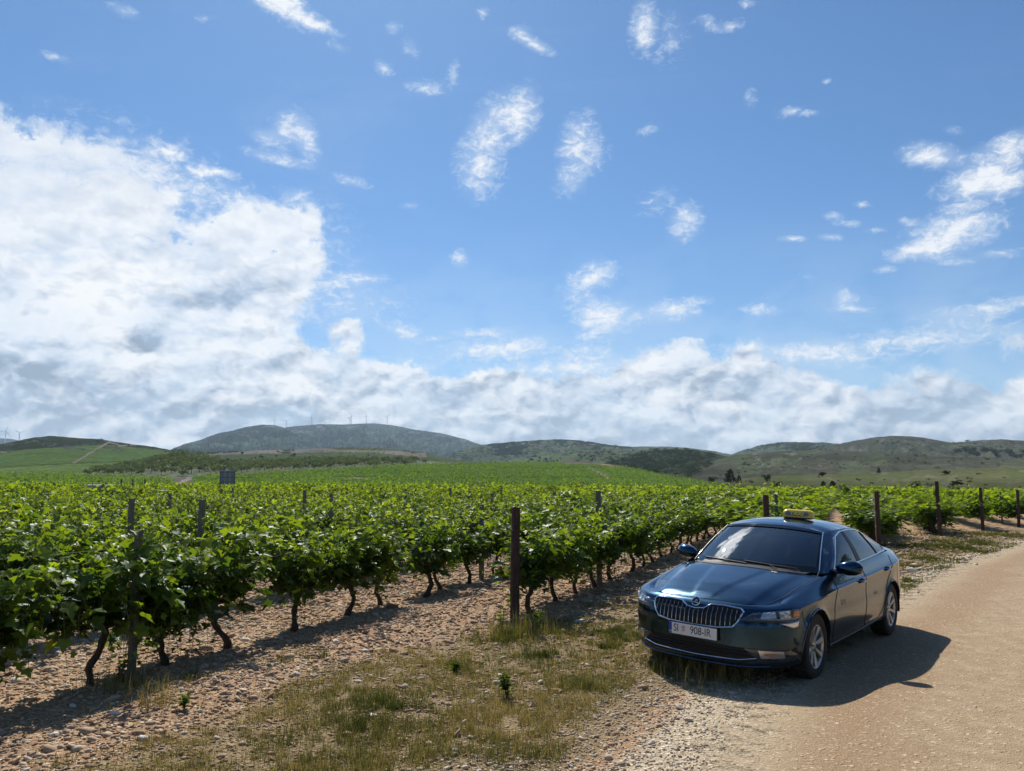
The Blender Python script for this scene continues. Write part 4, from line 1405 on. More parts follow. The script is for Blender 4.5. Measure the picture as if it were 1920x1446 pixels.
for d, c, sx in cand[272:]:
    tr, V, F, tn = LOW[random.randrange(4)]
    nleaf = len(V) // 9
    x, y = row_xy(c, sx); z = float(ground_z(x, y))
    a = ROWANG + random.choice([0, math.pi]); ca_, sa_ = math.cos(a), math.sin(a)
    sc = random.uniform(.92, 1.1)
    keep = nleaf if d < 45 else nleaf // 2
    selq = np.random.default_rng(int(sx * 100)).permutation(nleaf)[:keep]
    q = V.reshape(nleaf, 9, 3)[selq]
    if d > 45:
        cen = q[:, 8:9]; q = cen + (q - cen) * 1.45
    q = q.reshape(-1, 3) * sc * np.array([.95, 1.15 if c < -2 else 1.45, random.uniform(.9, 1.16)])
    q = np.stack([q[:, 0] * ca_ - q[:, 1] * sa_ + x, q[:, 0] * sa_ + q[:, 1] * ca_ + y, q[:, 2] + z], 1)
    i8 = np.arange(keep)[:, None] * 9
    # two quads per leaf
    f = np.concatenate([i8 + np.array([[0, 1, 2, 4]]), i8 + np.array([[0, 4, 6, 7]])])
    VV.append(q.astype(np.float32)); FF.append(f + base)
    TT.append(np.clip(tn.reshape(nleaf, 9)[selq].ravel() + random.uniform(-.16, .14), 0, 1)); base += len(q)
M_LEAF_FAR = leaf_mat('vine_leaf_far', (.020, .045, .008), (.075, .135, .015), (.28, .36, .035), trans=.52, gloss=.10, rough=.5)
o = new_mesh_obj('distant_vines', np.concatenate(VV), np.concatenate(FF), M_LEAF_FAR, attrs={'tone': np.concatenate(TT)})
tag(o, 'far rows of green grapevines merging into one leafy mass', kind='stuff')

# ------------------------------------------------------------------ posts
M_CONC = mat('concrete_post', (.16, .155, .14), .9)
_bark(M_CONC, (.08, .08, .072), (.20, .19, .17), 8)
M_WOOD = mat('weathered_post', (.06, .035, .025), .9)
_bark(M_WOOD, (.028, .017, .012), (.105, .062, .042), 12)
M_WIRE = mat('rusty_wire', (.10, .085, .07), .5, .6)


def post_mesh(h, w, kind, seed):
    r = np.random.default_rng(seed)
    mb = MB()
    n = 14
    zs = np.linspace(-.3, h, n)
    if kind == 'concrete':
        k = 4
        V = []
        for z in zs:
            for a in range(4):
                an = math.pi / 4 + a * math.pi / 2
                rr_ = w * .707 * (1 - .06 * max(z, 0) / h)
                V += [(math.cos(an - .12) * rr_ + r.normal() * .0012, math.sin(an - .12) * rr_ * .9, z), (math.cos(an + .12) * rr_, math.sin(an + .12) * rr_ * .9 + r.normal() * .0012, z)]
        k = 8
    else:
        k = 10
        V = []
        for z in zs:
            for a in range(k):
                an = a * 2 * math.pi / k
                rr_ = w * .5 * (1 + .10 * math.sin(a * 2.3 + seed) + r.normal() * .03) * (1.06 - .12 * max(z, 0) / h)
                V.append((math.cos(an) * rr_ + .012 * math.sin(z * 3 + seed), math.sin(an) * rr_, z + (r.normal() * .008 if z > h - .02 else 0)))
    idx = np.arange(n * k).reshape(n, k); j_ = np.roll(idx, -1, 1)
    mb.add(V, np.stack([idx[:-1], j_[:-1], j_[1:], idx[1:]], -1).reshape(-1, 4))
    mb.f.append(idx[-1].tolist()); mb.m.append(0)
    return mb


def add_post(name, c, s, h, w, kind, label, group, lean=(0, 0), seed=0, wires=(.62, 1.0), rz=None):
    x, y = row_xy(c, s)
    z = float(ground_z(x, y))
    e = empty(name, (x, y, z), ROWANG if rz is None else rz)
    e.rotation_euler = (lean[0], lean[1], e.rotation_euler[2])
    post_mesh(h, w, kind, seed).obj('shaft', M_CONC if kind == 'concrete' else M_WOOD, e, kind != 'concrete')
    for hh in wires:
        if hh < h:
            mb = MB()
            q = [(math.cos(a) * w * .62, math.sin(a) * w * .62, hh + .006 * math.sin(a)) for a in np.linspace(0, 2 * np.pi, 13)]
            mb.tube(q, .0035, 4)
            mb.tube([(w * .55, 0, hh), (w * .9, .01, hh + .02), (w * 1.1, -.01, hh - .03)], .003, 4)
            mb.obj('wire_tie', M_WIRE, e)
    tag(e, label, 'post', group)
    return e


EP = 'brown wooden end posts'
add_post('end_post', -4.22, 10.3, 1.56, .125, 'wood', 'thick weathered brown end post in the foreground left of the taxi', EP, (0, .02), 3, (.5, .95, 1.25))
add_post('end_post', -1.45, 17.2, 1.60, .13, 'wood', 'brown end post standing just behind the taxi roof', EP, (0, 0), 4)
add_post('end_post', .92, 25.3, 1.62, .14, 'wood', 'brown end post rising right of the taxi sign above the rear window', EP, (.01, 0), 5)
add_post('end_post', 3.2, 32.4, 1.95, .14, 'wood', 'tallest dark end post, second one to the right of the taxi', EP, (0, .01), 6)
add_post('end_post', 5.3, 37.7, 1.75, .13, 'wood', 'dark end post third to the right of the taxi, leaning slightly', EP, (0, -.03), 7)
add_post('end_post', 7.2, 41.3, 1.65, .13, 'wood', 'dark end post near the right edge of the photo', EP, (.02, -.04), 8)
GP = 'grey concrete vineyard posts'
add_post('vineyard_post', -6.40, 5.88, 1.42, .062, 'concrete', 'nearest grey concrete post, standing in the first row at the left', GP, (0, 0), 11)
add_post('vineyard_post', -6.58, 14.35, 1.45, .08, 'concrete', 'grey concrete post low between trunks left of the brown end post', GP, (0, 0), 12)
add_post('vineyard_post', -4.22, 14.45, 1.74, .09, 'concrete', 'tall grey post above the vines midway between brown end post and taxi', GP, (0, 0), 13)
add_post('vineyard_post', -6.58, 1.6, 1.45, .10, 'concrete', 'grey concrete post of the first row beyond the left edge', GP, (0, 0), 15)
used = []
for q, (px, py) in enumerate([(378, 937), (533, 943), (700, 942), (249, 935), (79, 919), (137, 908), (318, 925), (622, 925), (727, 928), (852, 933), (572, 919), (978, 928), (923, 925), (416, 917), (436, 915), (845, 915), (760, 917), (880, 918), (500, 914), (650, 915), (1040, 920), (1240, 923), (1290, 925), (1128, 925), (1210, 926), (1335, 926), (1415, 925), (1540, 920), (1508, 926), (1740, 930), (1600, 930), (1662, 930), (1822, 925), (1875, 922), (1700, 932), (1887, 928), (60, 912), (200, 912), (290, 912), (468, 912), (590, 911), (700, 912), (803, 913), (940, 915), (1085, 918), (1170, 922), (1380, 924), (1455, 926), (1780, 930), (1850, 930)]):
    a, e_ = px_azel(px, py)
    H0 = 1.62
    D = 0
    for it in range(3):
        gz = float(ground_z(math.sin(math.radians(a)) * max(D, 10), math.cos(math.radians(a)) * max(D, 10)))
        D = (H0 + gz - EYE) / math.tan(math.radians(e_)) if e_ < -.25 else 75
        D = min(D, 80)
    x, y = math.sin(math.radians(a)) * D, math.cos(math.radians(a)) * D
    ta = math.tan(math.radians(a))
    best = None
    for c in [q_ for q_ in cols if q_ not in (-6.58, -4.22)]:
        den = RDIR[0] - ta * RDIR[1]
        if abs(den) < .04:
            continue
        s_ = (ta * RNRM[1] * c - RNRM[0] * c) / den
        x2, y2 = row_xy(c, s_)
        if y2 < 5 or s_ < head_s(c) + 1:
            continue
        q_ = abs(math.hypot(x2, y2) - D * 1.05)
        if best is None or q_ < best[0]:
            best = (q_, c, s_, x2, y2)
    if best is None or best[0] > .3 * D:
        continue
    _, c, s_, x2, y2 = best
    D2 = math.hypot(x2, y2)
    gz = float(ground_z(x2, y2))
    h = EYE + D2 * math.tan(math.radians(e_)) - gz
    if not 1.3 < h < 2.3:
        continue
    names = {0: 'grey post showing above the leaves left of the board on legs', 1: 'grey post showing above the leaves in the left centre of the vineyard', 2: 'grey post showing above the leaves left of the brown end post', 3: 'grey post showing above the leaves below the fenced tank'}
    lab = names.get(q, 'grey post top among the far vines on the left' if px < 700 else ('grey post top among the far vines in the middle' if px < 1300 else 'grey post top among the far vines behind the taxi and right of it'))
    grp = GP if q in names else ('far post tops on the left' if px < 700 else ('far post tops in the middle' if px < 1300 else 'far post tops on the right'))
    add_post('vineyard_post', c, s_, h, .075, 'concrete', lab, grp, (0, random.uniform(-.02, .02)), 30 + q, (1.0,))

# trellis wires and drip hoses of the near rows
for c, s0, s1, wl in [(-6.58, -2, 30, 'nearest'), (-4.22, 10.3, 34, 'second'), (-1.45, 17.2, 45, 'third'), (.92, 25.4, 50, 'fourth')]:
    mb = MB()
    for hh, rd in ((.62, .004), (1.02, .003), (1.30, .0025)):
        s_ = np.arange(s0, s1, .7)
        x, y = row_xy(c, s_)
        z = ground_z(x, y) * .5 + hh - .012 * np.abs(np.sin(s_ * .75))
        mb.tube(np.stack([x, y, z], 1), rd, 4)
    o = mb.obj('trellis_wire', M_WIRE)
    tag(o, 'trellis wires strung along the %s row of vines' % wl, 'wire', 'trellis wires')

# ------------------------------------------------------------------ board on two legs and fenced tank in the vineyard
M_BOARD = mat('grey_board', (.22, .24, .28), .6, .1)
M_STEEL = mat('grey_steel', (.16, .17, .18), .5, .6)


def at(px, D):
    a, _ = px_azel(px, 905)
    return math.sin(math.radians(a)) * D, math.cos(math.radians(a)) * D


D = 62.0
x, y = at(426, D)
z0 = float(ground_z(x, y))
b = empty('board_on_legs', (x, y, z0), -math.radians(px_azel(426, 900)[0]) + .1)
ztop = EYE + D * math.tan(math.radians(px_azel(426, 882)[1])) - z0
zbot = EYE + D * math.tan(math.radians(px_azel(426, 908)[1])) - z0
mb = MB()
for i in range(3):
    mb.box(((i - 1) * .335, 0, (ztop + zbot) / 2), (.315, .03, ztop - zbot), bev=.008)
mb.obj('panel', M_BOARD, b)
mb = MB()
for zz in (zbot + .15, (zbot + ztop) / 2, ztop - .15):
    mb.box((0, -.05, zz), (1.0, .04, .05))
mb.obj('crossbar', M_STEEL, b)
for sx in (-.5, .5):
    MB().tube([(sx, -.03, -.3), (sx, -.03, ztop - .05)], .045, 8).obj('leg', M_STEEL, b)
tag(b, 'dark grey board with its back to us, raised on two legs above the vines', 'board')

D = 58.0
x, y = at(190, D)
z0 = float(ground_z(x, y))
t_ = empty('fenced_tank', (x, y, z0), -math.radians(px_azel(190, 900)[0]))
W_ = lambda p: (p - 190) / F_PX * D
H_ = lambda p: EYE + D * math.tan(math.radians(px_azel(200, p)[1])) - z0
mb = MB(); mb.box(((W_(164) + W_(212)) / 2, 2, H_(909.5) - .2), (W_(212) - W_(164), 2.2, .4), bev=.05)
mb.obj('basin', mat('pale_basin', (.36, .36, .34), .8), t_)
mb = MB()
for xx in np.linspace(W_(140), W_(252), 7):
    mb.tube([(xx, .6, 0), (xx, .6, H_(903))], .02, 5)
for zz in (H_(903.5), H_(907)):
    mb.tube([(W_(140), .6, zz), (W_(252), .6, zz)], .012, 4)
mb.obj('railing', M_STEEL, t_)
for xx in (220, 237, 256):
    MB().box((W_(xx), .3, H_(898.5) / 2), (.11, .11, H_(898.5)), bev=.01).obj('pillar', M_CONC, t_)
tag(t_, 'pale low tank with a thin railing and three grey pillars behind the left vines', 'tank')

# ------------------------------------------------------------------ stones (uncountable rubble) and single rocks
def ico(seed, flat=.7):
    bm = bmesh.new()
    bmesh.ops.create_icosphere(bm, subdivisions=1, radius=1)
    r = np.random.default_rng(seed)
    bm.verts.index_update()
    V = np.array([v.co[:] for v in bm.verts]); F = np.array([[v.index for v in f.verts] for f in bm.faces])
    bm.free()
    V = V * r.uniform(.72, 1.2, (len(V), 1)) * np.array([1.15, .85, flat])
    return V, F


def ico2(seed, flat=.75, cuts=9):
    bm = bmesh.new()
    bmesh.ops.create_icosphere(bm, subdivisions=3, radius=1)
    r = np.random.default_rng(seed)
    V = np.array([v.co[:] for v in bm.verts])
    bm.verts.index_update()
    F = np.array([[v.index for v in f.verts] for f in bm.faces]); bm.free()
    for i in range(cuts):
        n = r.normal(size=3); n /= np.linalg.norm(n)
        d = r.uniform(.45, .8)
        h = V @ n
        V = V - np.maximum(h - d, 0)[:, None] * n
    V = V * np.array([1.2, .9, flat]) * (1 + .03 * r.normal(size=(len(V), 1)))
    return V, F


M_STONE = bpy.data.materials.new('limestone')
M_STONE.use_nodes = True
N = NG(M_STONE.node_tree)
b = M_STONE.node_tree.nodes['Principled BSDF']
t = N.node('ShaderNodeAttribute', attribute_name='tone').outputs['Fac']
p = N.node('ShaderNodeNewGeometry').outputs['Position']
n = N.noise(p, 60, 4, .6)
c = N.ramp(t, [(0, (.25, .145, .09)), (.3, (.36, .24, .155)), (.6, (.43, .325, .225)), (.85, (.52, .44, .335)), (1, (.67, .61, .52))])
N.put(b.inputs['Base Color'], N.vmath('SCALE', c, N.ss(n, .3, .7, .75, 1.15, 'LINEAR')))
b.inputs['Roughness'].default_value = .9
b.inputs['Specular IOR Level'].default_value = .2


def stones(name, label, n, area, size, tonef, seed, sink=.3, fl=.65, maskf=None):
    r = np.random.default_rng(seed)
    # sample in the wedge seen from the lane: denser close by
    rad = area[0] * (area[1] / area[0]) ** r.uniform(0, 1, n * 3) ** .9
    a = np.radians(r.uniform(area[2], area[3], n * 3))
    x, y = np.sin(a) * rad, np.cos(a) * rad
    keep = maskf(x, y, r) if maskf else np.ones(len(x), bool)
    x, y = x[keep][:n], y[keep][:n]
    m = len(x)
    z = ground_z(x, y)
    d = np.hypot(x, y)
    s = size[0] + (size[1] - size[0]) * r.beta(1.2, 5, m)
    s = s * np.clip(d / 9, .8, 2.2)
    tone = np.clip(tonef(x, y, r, m), 0, 1)
    P = [ico(seed * 10 + i, fl) for i in range(8)]
    VV, FF, TT, base = [], [], [], 0
    which = r.integers(0, 8, m)
    for v in range(8):
        k = which == v
        pv, pf = P[v]
        q = k.sum()
        an = r.uniform(0, 2 * np.pi, q); ca_, sa_ = np.cos(an), np.sin(an)
        V = pv[None] * s[k][:, None, None] * r.uniform(.7, 1.3, (q, 1, 3))
        tl = r.normal(size=(q, 1)) * .3
        X = V[..., 0] * ca_[:, None] - V[..., 1] * sa_[:, None]
        Y = V[..., 0] * sa_[:, None] + V[..., 1] * ca_[:, None]
        Z = V[..., 2] + X * tl
        V = np.stack([X + x[k][:, None], Y + y[k][:, None], Z + (z[k] + s[k] * fl * (1 - 2 * sink) * .5)[:, None]], -1)
        VV.append(V.reshape(-1, 3)); FF.append((pf[None] + (np.arange(q) * len(pv))[:, None, None]).reshape(-1, 3) + base)
        TT.append(np.repeat(tone[k], len(pv))); base += q * len(pv)
    o = new_mesh_obj(name, np.concatenate(VV), np.concatenate(FF), M_STONE, attrs={'tone': np.concatenate(TT)})
    tag(o, label, kind='stuff')


def in_field(x, y, r):
    sdv = road_sd(x, y)
    c = x * RNRM[0] + y * RNRM[1]; s = x * RDIR[0] + y * RDIR[1]
    inr = (s - head_s(c) > -1.2) | (c < -5.6)
    pr = np.where(inr, 1.0, .30 + .25 * (vnoise(x * 1.3, y * 1.3, 44) > .5))
    pr = np.where((c > -6) & (c < -4.6) & (s > 3), 1.0, pr)
    return (sdv < -.35) & (r.uniform(size=len(x)) < pr)


stones('soil_stones', 'reddish and pale rubble covering the vineyard soil', 78000, (4.2, 34, -41, 38), (.008, .052), lambda x, y, r, m: .42 + fbm(x * .5, y * .5, 3, 66) * .7 + r.normal(size=m) * .2, 3, fl=.5, maskf=in_field)
stones('soil_clods', 'larger loose stones and clods scattered over the soil', 1500, (4.2, 30, -41, 38), (.03, .085), lambda x, y, r, m: .6 + r.normal(size=m) * .25, 6, fl=.6, maskf=in_field)
stones('roadside_gravel', 'pale loose gravel along the edge of the dirt road', 15000, (4.5, 40, -10, 40), (.010, .034), lambda x, y, r, m: .68 + r.normal(size=m) * .2, 4,
       maskf=lambda x, y, r: (road_sd(x, y) > -1.0 + .8 * fbm(x, y, 3, 8)) & (road_sd(x, y) < .35 + 1.2 * fbm(x, y, 3, 9)) & (r.uniform(size=len(x)) < .9))
stones('road_gravel', 'small flat gravel pressed into the dirt road', 28000, (4.5, 26, -2, 40), (.006, .024), lambda x, y, r, m: .55 + r.normal(size=m) * .2, 5, sink=.75, fl=.5, maskf=lambda x, y, r: (road_sd(x, y) > 0.1) & (r.uniform(size=len(x)) < .6 + .8 * fbm(x * .8, y * .8, 3, 12)))


def ground_at(px, py):
    d = px_dir(px, py)
    t = -EYE / d[2]
    for i in range(5):
        x, y = d[0] * t, d[1] * t
        t = (float(ground_z(x, y)) - EYE) / d[2]
    return d[0] * t, d[1] * t


M_ROCK = mat('pale_rock', (.5, .42, .34), .9)
_bark(M_ROCK, (.36, .27, .2), (.64, .57, .49), 9)
for i, (px, py, w, lab) in enumerate([
    (1272, 1328, 16, 'largest pointed pale rock on the verge below the taxi bumper'), (1290, 1352, 15, 'squat pale rock just below the largest pointed rock'),
    (1329, 1336, 10, 'small pale rock right of the largest pointed rock'), (1373, 1302, 11, 'pale rock at the edge of the taxi shadow'),
    (1250, 1370, 11, 'pale rock left of the squat rock near the verge grass'), (1222, 1395, 12, 'flat pale rock low at the bottom centre of the photo'),
    (885, 1318, 12, 'white stone lying in the dry grass, left one'), (998, 1324, 14, 'white stone lying in the dry grass, right one'),
    (1115, 1347, 9, 'small white stone in the dry grass right of centre'), (1829, 1330, 9, 'dark lone stone on the dirt road at the right'),
    (760, 1290, 13, 'pale flat stone in the rubble strip in the middle')]):
    x, y = ground_at(px, py)
    s = w / F_PX * math.hypot(x, y) * .55
    V, F = ico2(200 + i, .75 if i else 1.0)
    me = bpy.data.meshes.new('rock'); me.from_pydata((V * s).tolist(), [], F.tolist()); me.materials.append(M_ROCK)
    o = from_mesh('rock', me, None, (x, y, float(ground_z(x, y)) + s * .3), random.uniform(0, 6))
    tag(o, lab, 'rock', 'larger loose rocks')

# ------------------------------------------------------------------ grass and weeds
def grass(name, label, n, maskf, seed, h=(.04, .14), tone=(.4, .2), area=(4.2, 32, -30, 38), tuft=6, pts=None):
    r = np.random.default_rng(seed)
    nt = n // tuft
    rad = area[0] * (area[1] / area[0]) ** r.uniform(0, 1, nt * 4) ** .95
    a = np.radians(r.uniform(area[2], area[3], nt * 4))
    x, y = np.sin(a) * rad, np.cos(a) * rad
    if pts is not None:
        P = np.array([(*ground_at(q[0], q[1]), q[2]) for q in pts])
        w_ = r.choice(len(P), nt * 4, p=P[:, 2] ** 1.4 / (P[:, 2] ** 1.4).sum())
        dd = np.abs(r.normal(size=nt * 4)) * 1.15 * P[w_, 2]; a = r.uniform(0, 6.283, nt * 4)
        x, y = P[w_, 0] + np.cos(a) * dd, P[w_, 1] + np.sin(a) * dd
    k = maskf(x, y, r)
    x, y = x[k][:nt], y[k][:nt]
    hh = r.uniform(h[0], h[1], len(x)) * (1 + .5 * (vnoise(x * 1.1, y * 1.1, 77) - .5))
    tt_ = tone[0] + fbm(x * .9, y * .9, 3, 78) * 1.1 + r.normal(size=len(x)) * tone[1] * .5
    x = np.repeat(x, tuft) + r.normal(size=len(x) * tuft) * .018; y = np.repeat(y, tuft) + r.normal(size=len(y) * tuft) * .018
    hh = np.repeat(hh, tuft) * r.uniform(.5, 1.2, len(x)); tt_ = np.repeat(tt_, tuft) + r.normal(size=len(x)) * tone[1] * .5
    d = np.hypot(x, y)
    z = ground_z(x, y)
    an = r.uniform(0, 6.283, len(x)); lean = r.uniform(.05, .8, len(x)) * hh
    wd = r.uniform(.0008, .002, len(x)) * np.clip(d / 7, 1, 3)
    P0 = np.stack([x, y, z - .005], 1); ax = np.stack([np.cos(an), np.sin(an), an * 0], 1); sd_ = np.stack([-np.sin(an), np.cos(an), an * 0], 1)
    P1 = P0 + ax * (lean * .3)[:, None] + np.array([0, 0, 1]) * (hh * .6)[:, None]
    P2 = P0 + ax * lean[:, None] + np.array([0, 0, 1]) * (hh * np.clip(1 - lean / hh * .3, .4, 1))[:, None]
    w_ = wd[:, None]
    V = np.stack([P0 - sd_ * w_, P0 + sd_ * w_, P1 + sd_ * w_ * .8, P1 - sd_ * w_ * .8, P2 + sd_ * w_ * .15, P2 - sd_ * w_ * .15], 1).reshape(-1, 3)
    i6 = np.arange(len(x))[:, None] * 6
    F = np.concatenate([i6 + np.array([[0, 1, 2, 3]]), i6 + np.array([[3, 2, 4, 5]])])
    o = new_mesh_obj(name, V, F, M_GRASS, attrs={'tone': np.repeat(np.clip(tt_, 0, 1), 6)})
    tag(o, label, kind='stuff')


def verge_mask(x, y, r):
    sdv = road_sd(x, y)
    c = x * RNRM[0] + y * RNRM[1]; s = x * RDIR[0] + y * RDIR[1]
    zone_ = (c > -6.0) & (s - head_s(c) < .5) & (sdv < -.75 + .6 * fbm(x, y, 2, 3))
    strip = np.exp(-((c + 5.2) / .6) ** 2) * (s > 3)
    dn = vnoise(x * .9 + 3, y * .9, 41) * .6 + vnoise(x * 2.7, y * 2.7, 42) * .4
    d2 = vnoise(x * 8, y * 8, 46)
    return zone_ & (r.uniform(size=len(x)) < sstep(dn - .5 * strip, .26, .62) * sstep(d2, .2, .6))


grass('dry_grass', 'short dry yellow grass over the verge', 280000, verge_mask, 11, (.02, .08), (.66, .5), tuft=4)
def clump_mask(x, y, r):
    dn = vnoise(x * 3.3 + 3, y * 3.3, 51) * .5 + vnoise(x * 9, y * 9, 52) * .5
    return (r.uniform(size=len(x)) < sstep(dn, .38, .68)) & (road_sd(x, y) < .1)


grass('green_grass', 'greener grass tufts on the verge and by the posts', 70000, clump_mask, 12, (.03, .11), (.36, .35), tuft=5, pts=[
    (1165, 1185, .38), (1200, 1195, .4), (1130, 1215, .3), (960, 1195, .35), (1000, 1190, .35), (930, 1200, .3), (1060, 1200, .25), (740, 1330, .35), (680, 1360, .35), (640, 1410, .3),
    (520, 1420, .35), (960, 1412, .22), (1240, 1260, .35), (1290, 1270, .35), (1100, 1290, .25), (1020, 1230, .25), (850, 1250, .15), (1750, 1050, .9), (1800, 1030, 1.0), (1840, 1020, 1.1), (1760, 1025, .9), (1720, 1065, .7), (1700, 1100, .5), (1870, 1003, 1.3), (1700, 1090, .5),
    (600, 1235, .22), (560, 1245, .2), (350, 1270, .15), (700, 1325, .3), (1330, 1268, .25), (1380, 1285, .2), (1240, 1225, .3)])
grass('long_grass', 'long thin weeds round the first end post and under the taxi nose', 2400, lambda x, y, r: np.ones(len(x), bool), 13, (.12, .34), (.6, .35), tuft=3, pts=[(950, 1195, .22), (985, 1190, .22), (1000, 1175, .2), (1300, 1262, .3), (1262, 1240, .2), (1350, 1275, .25), (855, 1255, .1), (250, 1290, .2), (300, 1320, .2), (210, 1300, .2)])


def weed(px, py, h, label, seed, n=26, leafy=True):
    x, y = ground_at(px, py)
    r = np.random.default_rng(seed)
    e = empty('weed_plant', (x, y, float(ground_z(x, y))))
    st = MB(); C, T, Nn, S, To = [], [], [], [], []
    for i in range(5):
        a = r.uniform(0, 6.28); ln_ = r.uniform(.05, .3) * h
        P = np.array([(math.cos(a) * ln_ * q, math.sin(a) * ln_ * q, h * q * r.uniform(.7, 1)) for q in np.linspace(0, 1, 5)])
        P[:, 2] = np.sort(P[:, 2]); P[0, 2] = -.02
        st.tube(P, np.linspace(.004, .0015, 5), 4)
        for q in range(n // 5):
            u = r.uniform(.15, 1)
            p_ = np.array([np.interp(u, np.linspace(0, 1, 5), P[:, j]) for j in range(3)])
            an = r.uniform(0, 6.28)
            d = np.array([math.cos(an), math.sin(an), r.uniform(0, .6)]); d /= np.linalg.norm(d)
            C.append(p_); T.append(d); Nn.append([-d[0] * .3, -d[1] * .3, 1]); S.append(r.uniform(.04, .08)); To.append(r.uniform(.2, .8))
    st.obj('stem', M_SHOOT, e)
    sh = LEAF2D_LOW * np.array([.75, 1.15])
    V, F, t = leaves(np.array(C), np.array(T), np.array(Nn, float), np.array(S), sh, np.array(To), r)
    new_mesh_obj('foliage', V, F, M_WEED, e, attrs={'tone': t})
    tag(e, label, 'weed', 'leafy weeds on the verge')


weed(951, 1308, .24, 'upright leafy green weed alone in the dry verge', 1, 60)
weed(853, 1262, .12, 'low pale weed tuft in the rubble left of the leafy weed', 2, 40)
weed(940, 1185, .35, 'tall thin weed at the left foot of the first end post', 3, 30)
weed(1010, 1185, .28, 'bushy weed at the right foot of the first end post', 4, 50)
weed(225, 1285, .26, 'bushy weed at the foot of the nearest grey post', 5, 60)
weed(345, 1330, .14, 'small thin weed in front of the low hanging vine', 6, 24)
# ------------------------------------------------------------------ taxi
# local frame: X towards the rear, Y towards the car's right, Z up; origin on the ground under the nose
def paint_mat():
    m = bpy.data.materials.new('petrol_blue_paint')
    m.use_nodes = True
    N = NG(m.node_tree)
    b = m.node_tree.nodes['Principled BSDF']
    p = N.node('ShaderNodeTexCoord').outputs['Object']
    fl = N.noise(p, 900, 2, .5)
    dust = N.noise(p, 5, 6, .7)
    low = N.ss(N.node('ShaderNodeSeparateXYZ', i_0=p).outputs[2], .55, .18)
    c = N.mix(N.ss(fl, .35, .65), (.0005, .029, .068), (.001, .046, .100))
    df = N.math('ADD', N.math('MULTIPLY', low, N.math('MULTIPLY', dust, .30)), 0.0)
    c = N.mix(df, c, (.24, .19, .14))
    N.put(b.inputs['Base Color'], c)
    N.put(b.inputs['Metallic'], N.math('SUBTRACT', .95, N.math('MULTIPLY', df, .5)))
    N.put(b.inputs['Roughness'], N.math('ADD', .20, N.math('MULTIPLY', df, .6)))
    b.inputs['Coat Weight'].default_value = .7
    N.put(b.inputs['Coat Roughness'], N.math('ADD', .025, N.math('MULTIPLY', df, .5)))
    return m


M_PAINT = paint_mat()
M_BLACK = mat('black_plastic', (.012, .012, .013), .45)
M_GAP = mat('panel_gap', (.003, .003, .004), .7)
M_CHROME = mat('chrome', (.78, .79, .81), .14, 1.0)
M_RUB = mat('tyre_rubber', (.030, .027, .023), .85)
M_ALLOY = mat('alloy_silver', (.50, .50, .50), .33, .75)
M_DARKM = mat('dark_brake', (.03, .03, .03), .6, .5)
M_SIDEGL = mat('dark_side_glass', (.006, .009, .012), .03, 0, .8)
M_LAMPIN = mat('lamp_reflector', (.8, .81, .83), .22, .85)
M_LAMPDK = mat('lamp_dark', (.06, .065, .07), .25, .4)
M_AMBER = mat('amber_lens', (.85, .26, .03), .12, 0, .6)
M_PLATE = mat('plate_white', (.72, .73, .74), .45)
M_PBLUE = mat('plate_blue', (.02, .07, .32), .4)
M_INK = mat('plate_black', (.012, .012, .012), .5)
M_RED = mat('plate_red', (.62, .05, .05), .5)
M_YEL = mat('taxi_yellow', (.80, .55, .02), .30, 0, .5, Coat_Weight=.5)
M_SIGNGREY = mat('sign_grey', (.20, .20, .22), .4)
M_SIGNYEL = mat('sign_letter_yellow', (.95, .78, .08), .5)
M_FADED = mat('faded_lettering', (.42, .40, .36), .4)
M_SEAT = mat('seat_fabric', (.035, .035, .038), .85)
M_DASH = mat('dashboard_plastic', (.025, .027, .032), .75)


def glass_mat():
    m = bpy.data.materials.new('windscreen_glass')
    m.use_nodes = True
    N = NG(m.node_tree)
    N.n.clear()
    tr = N.node('ShaderNodeBsdfTransparent', i_Color=(.13, .18, .21))
    gl = N.node('ShaderNodeBsdfGlossy', i_Roughness=.012, i_Color=(1, 1, 1))
    fr = N.node('ShaderNodeFresnel', i_IOR=1.52)
    lw = N.node('ShaderNodeLayerWeight', i_Blend=.4)
    f = N.math('ADD', .10, N.math('MULTIPLY', N.math('POWER', lw.outputs['Facing'], 2.2), .62), clamp=True)
    mx = N.node('ShaderNodeMixShader', i_0=f)
    N.l.new(tr.outputs[0], mx.inputs[1]); N.l.new(gl.outputs[0], mx.inputs[2])
    N.node('ShaderNodeOutputMaterial', i_Surface=mx.outputs[0])
    return m


def lens_mat():
    m = bpy.data.materials.new('clear_lens')
    m.use_nodes = True
    N = NG(m.node_tree)
    N.n.clear()
    tr = N.node('ShaderNodeBsdfTransparent', i_Color=(.86, .88, .9))
    gl = N.node('ShaderNodeBsdfGlossy', i_Roughness=.03, i_Color=(1, 1, 1))
    lw = N.node('ShaderNodeLayerWeight', i_Blend=.4)
    f = N.math('ADD', .06, N.math('MULTIPLY', N.math('POWER', lw.outputs['Facing'], 2.5), .6), clamp=True)
    mx = N.node('ShaderNodeMixShader', i_0=f)
    N.l.new(tr.outputs[0], mx.inputs[1]); N.l.new(gl.outputs[0], mx.inputs[2])
    N.node('ShaderNodeOutputMaterial', i_Surface=mx.outputs[0])
    return m


M_GLASS = glass_mat()
M_LENS = lens_mat()

taxi = empty('taxi')
YAW = math.radians(50.63)
taxi.matrix_world = Matrix.Translation((1.80, 8.15, .020)) @ Matrix.Rotation(YAW, 4, 'Z') @ Matrix.Rotation(math.radians(-.5), 4, 'Y') @ Matrix.Rotation(math.radians(2.3), 4, 'X')
tag(taxi, 'dark petrol blue taxi saloon with yellow roof sign parked half on the verge', 'car')


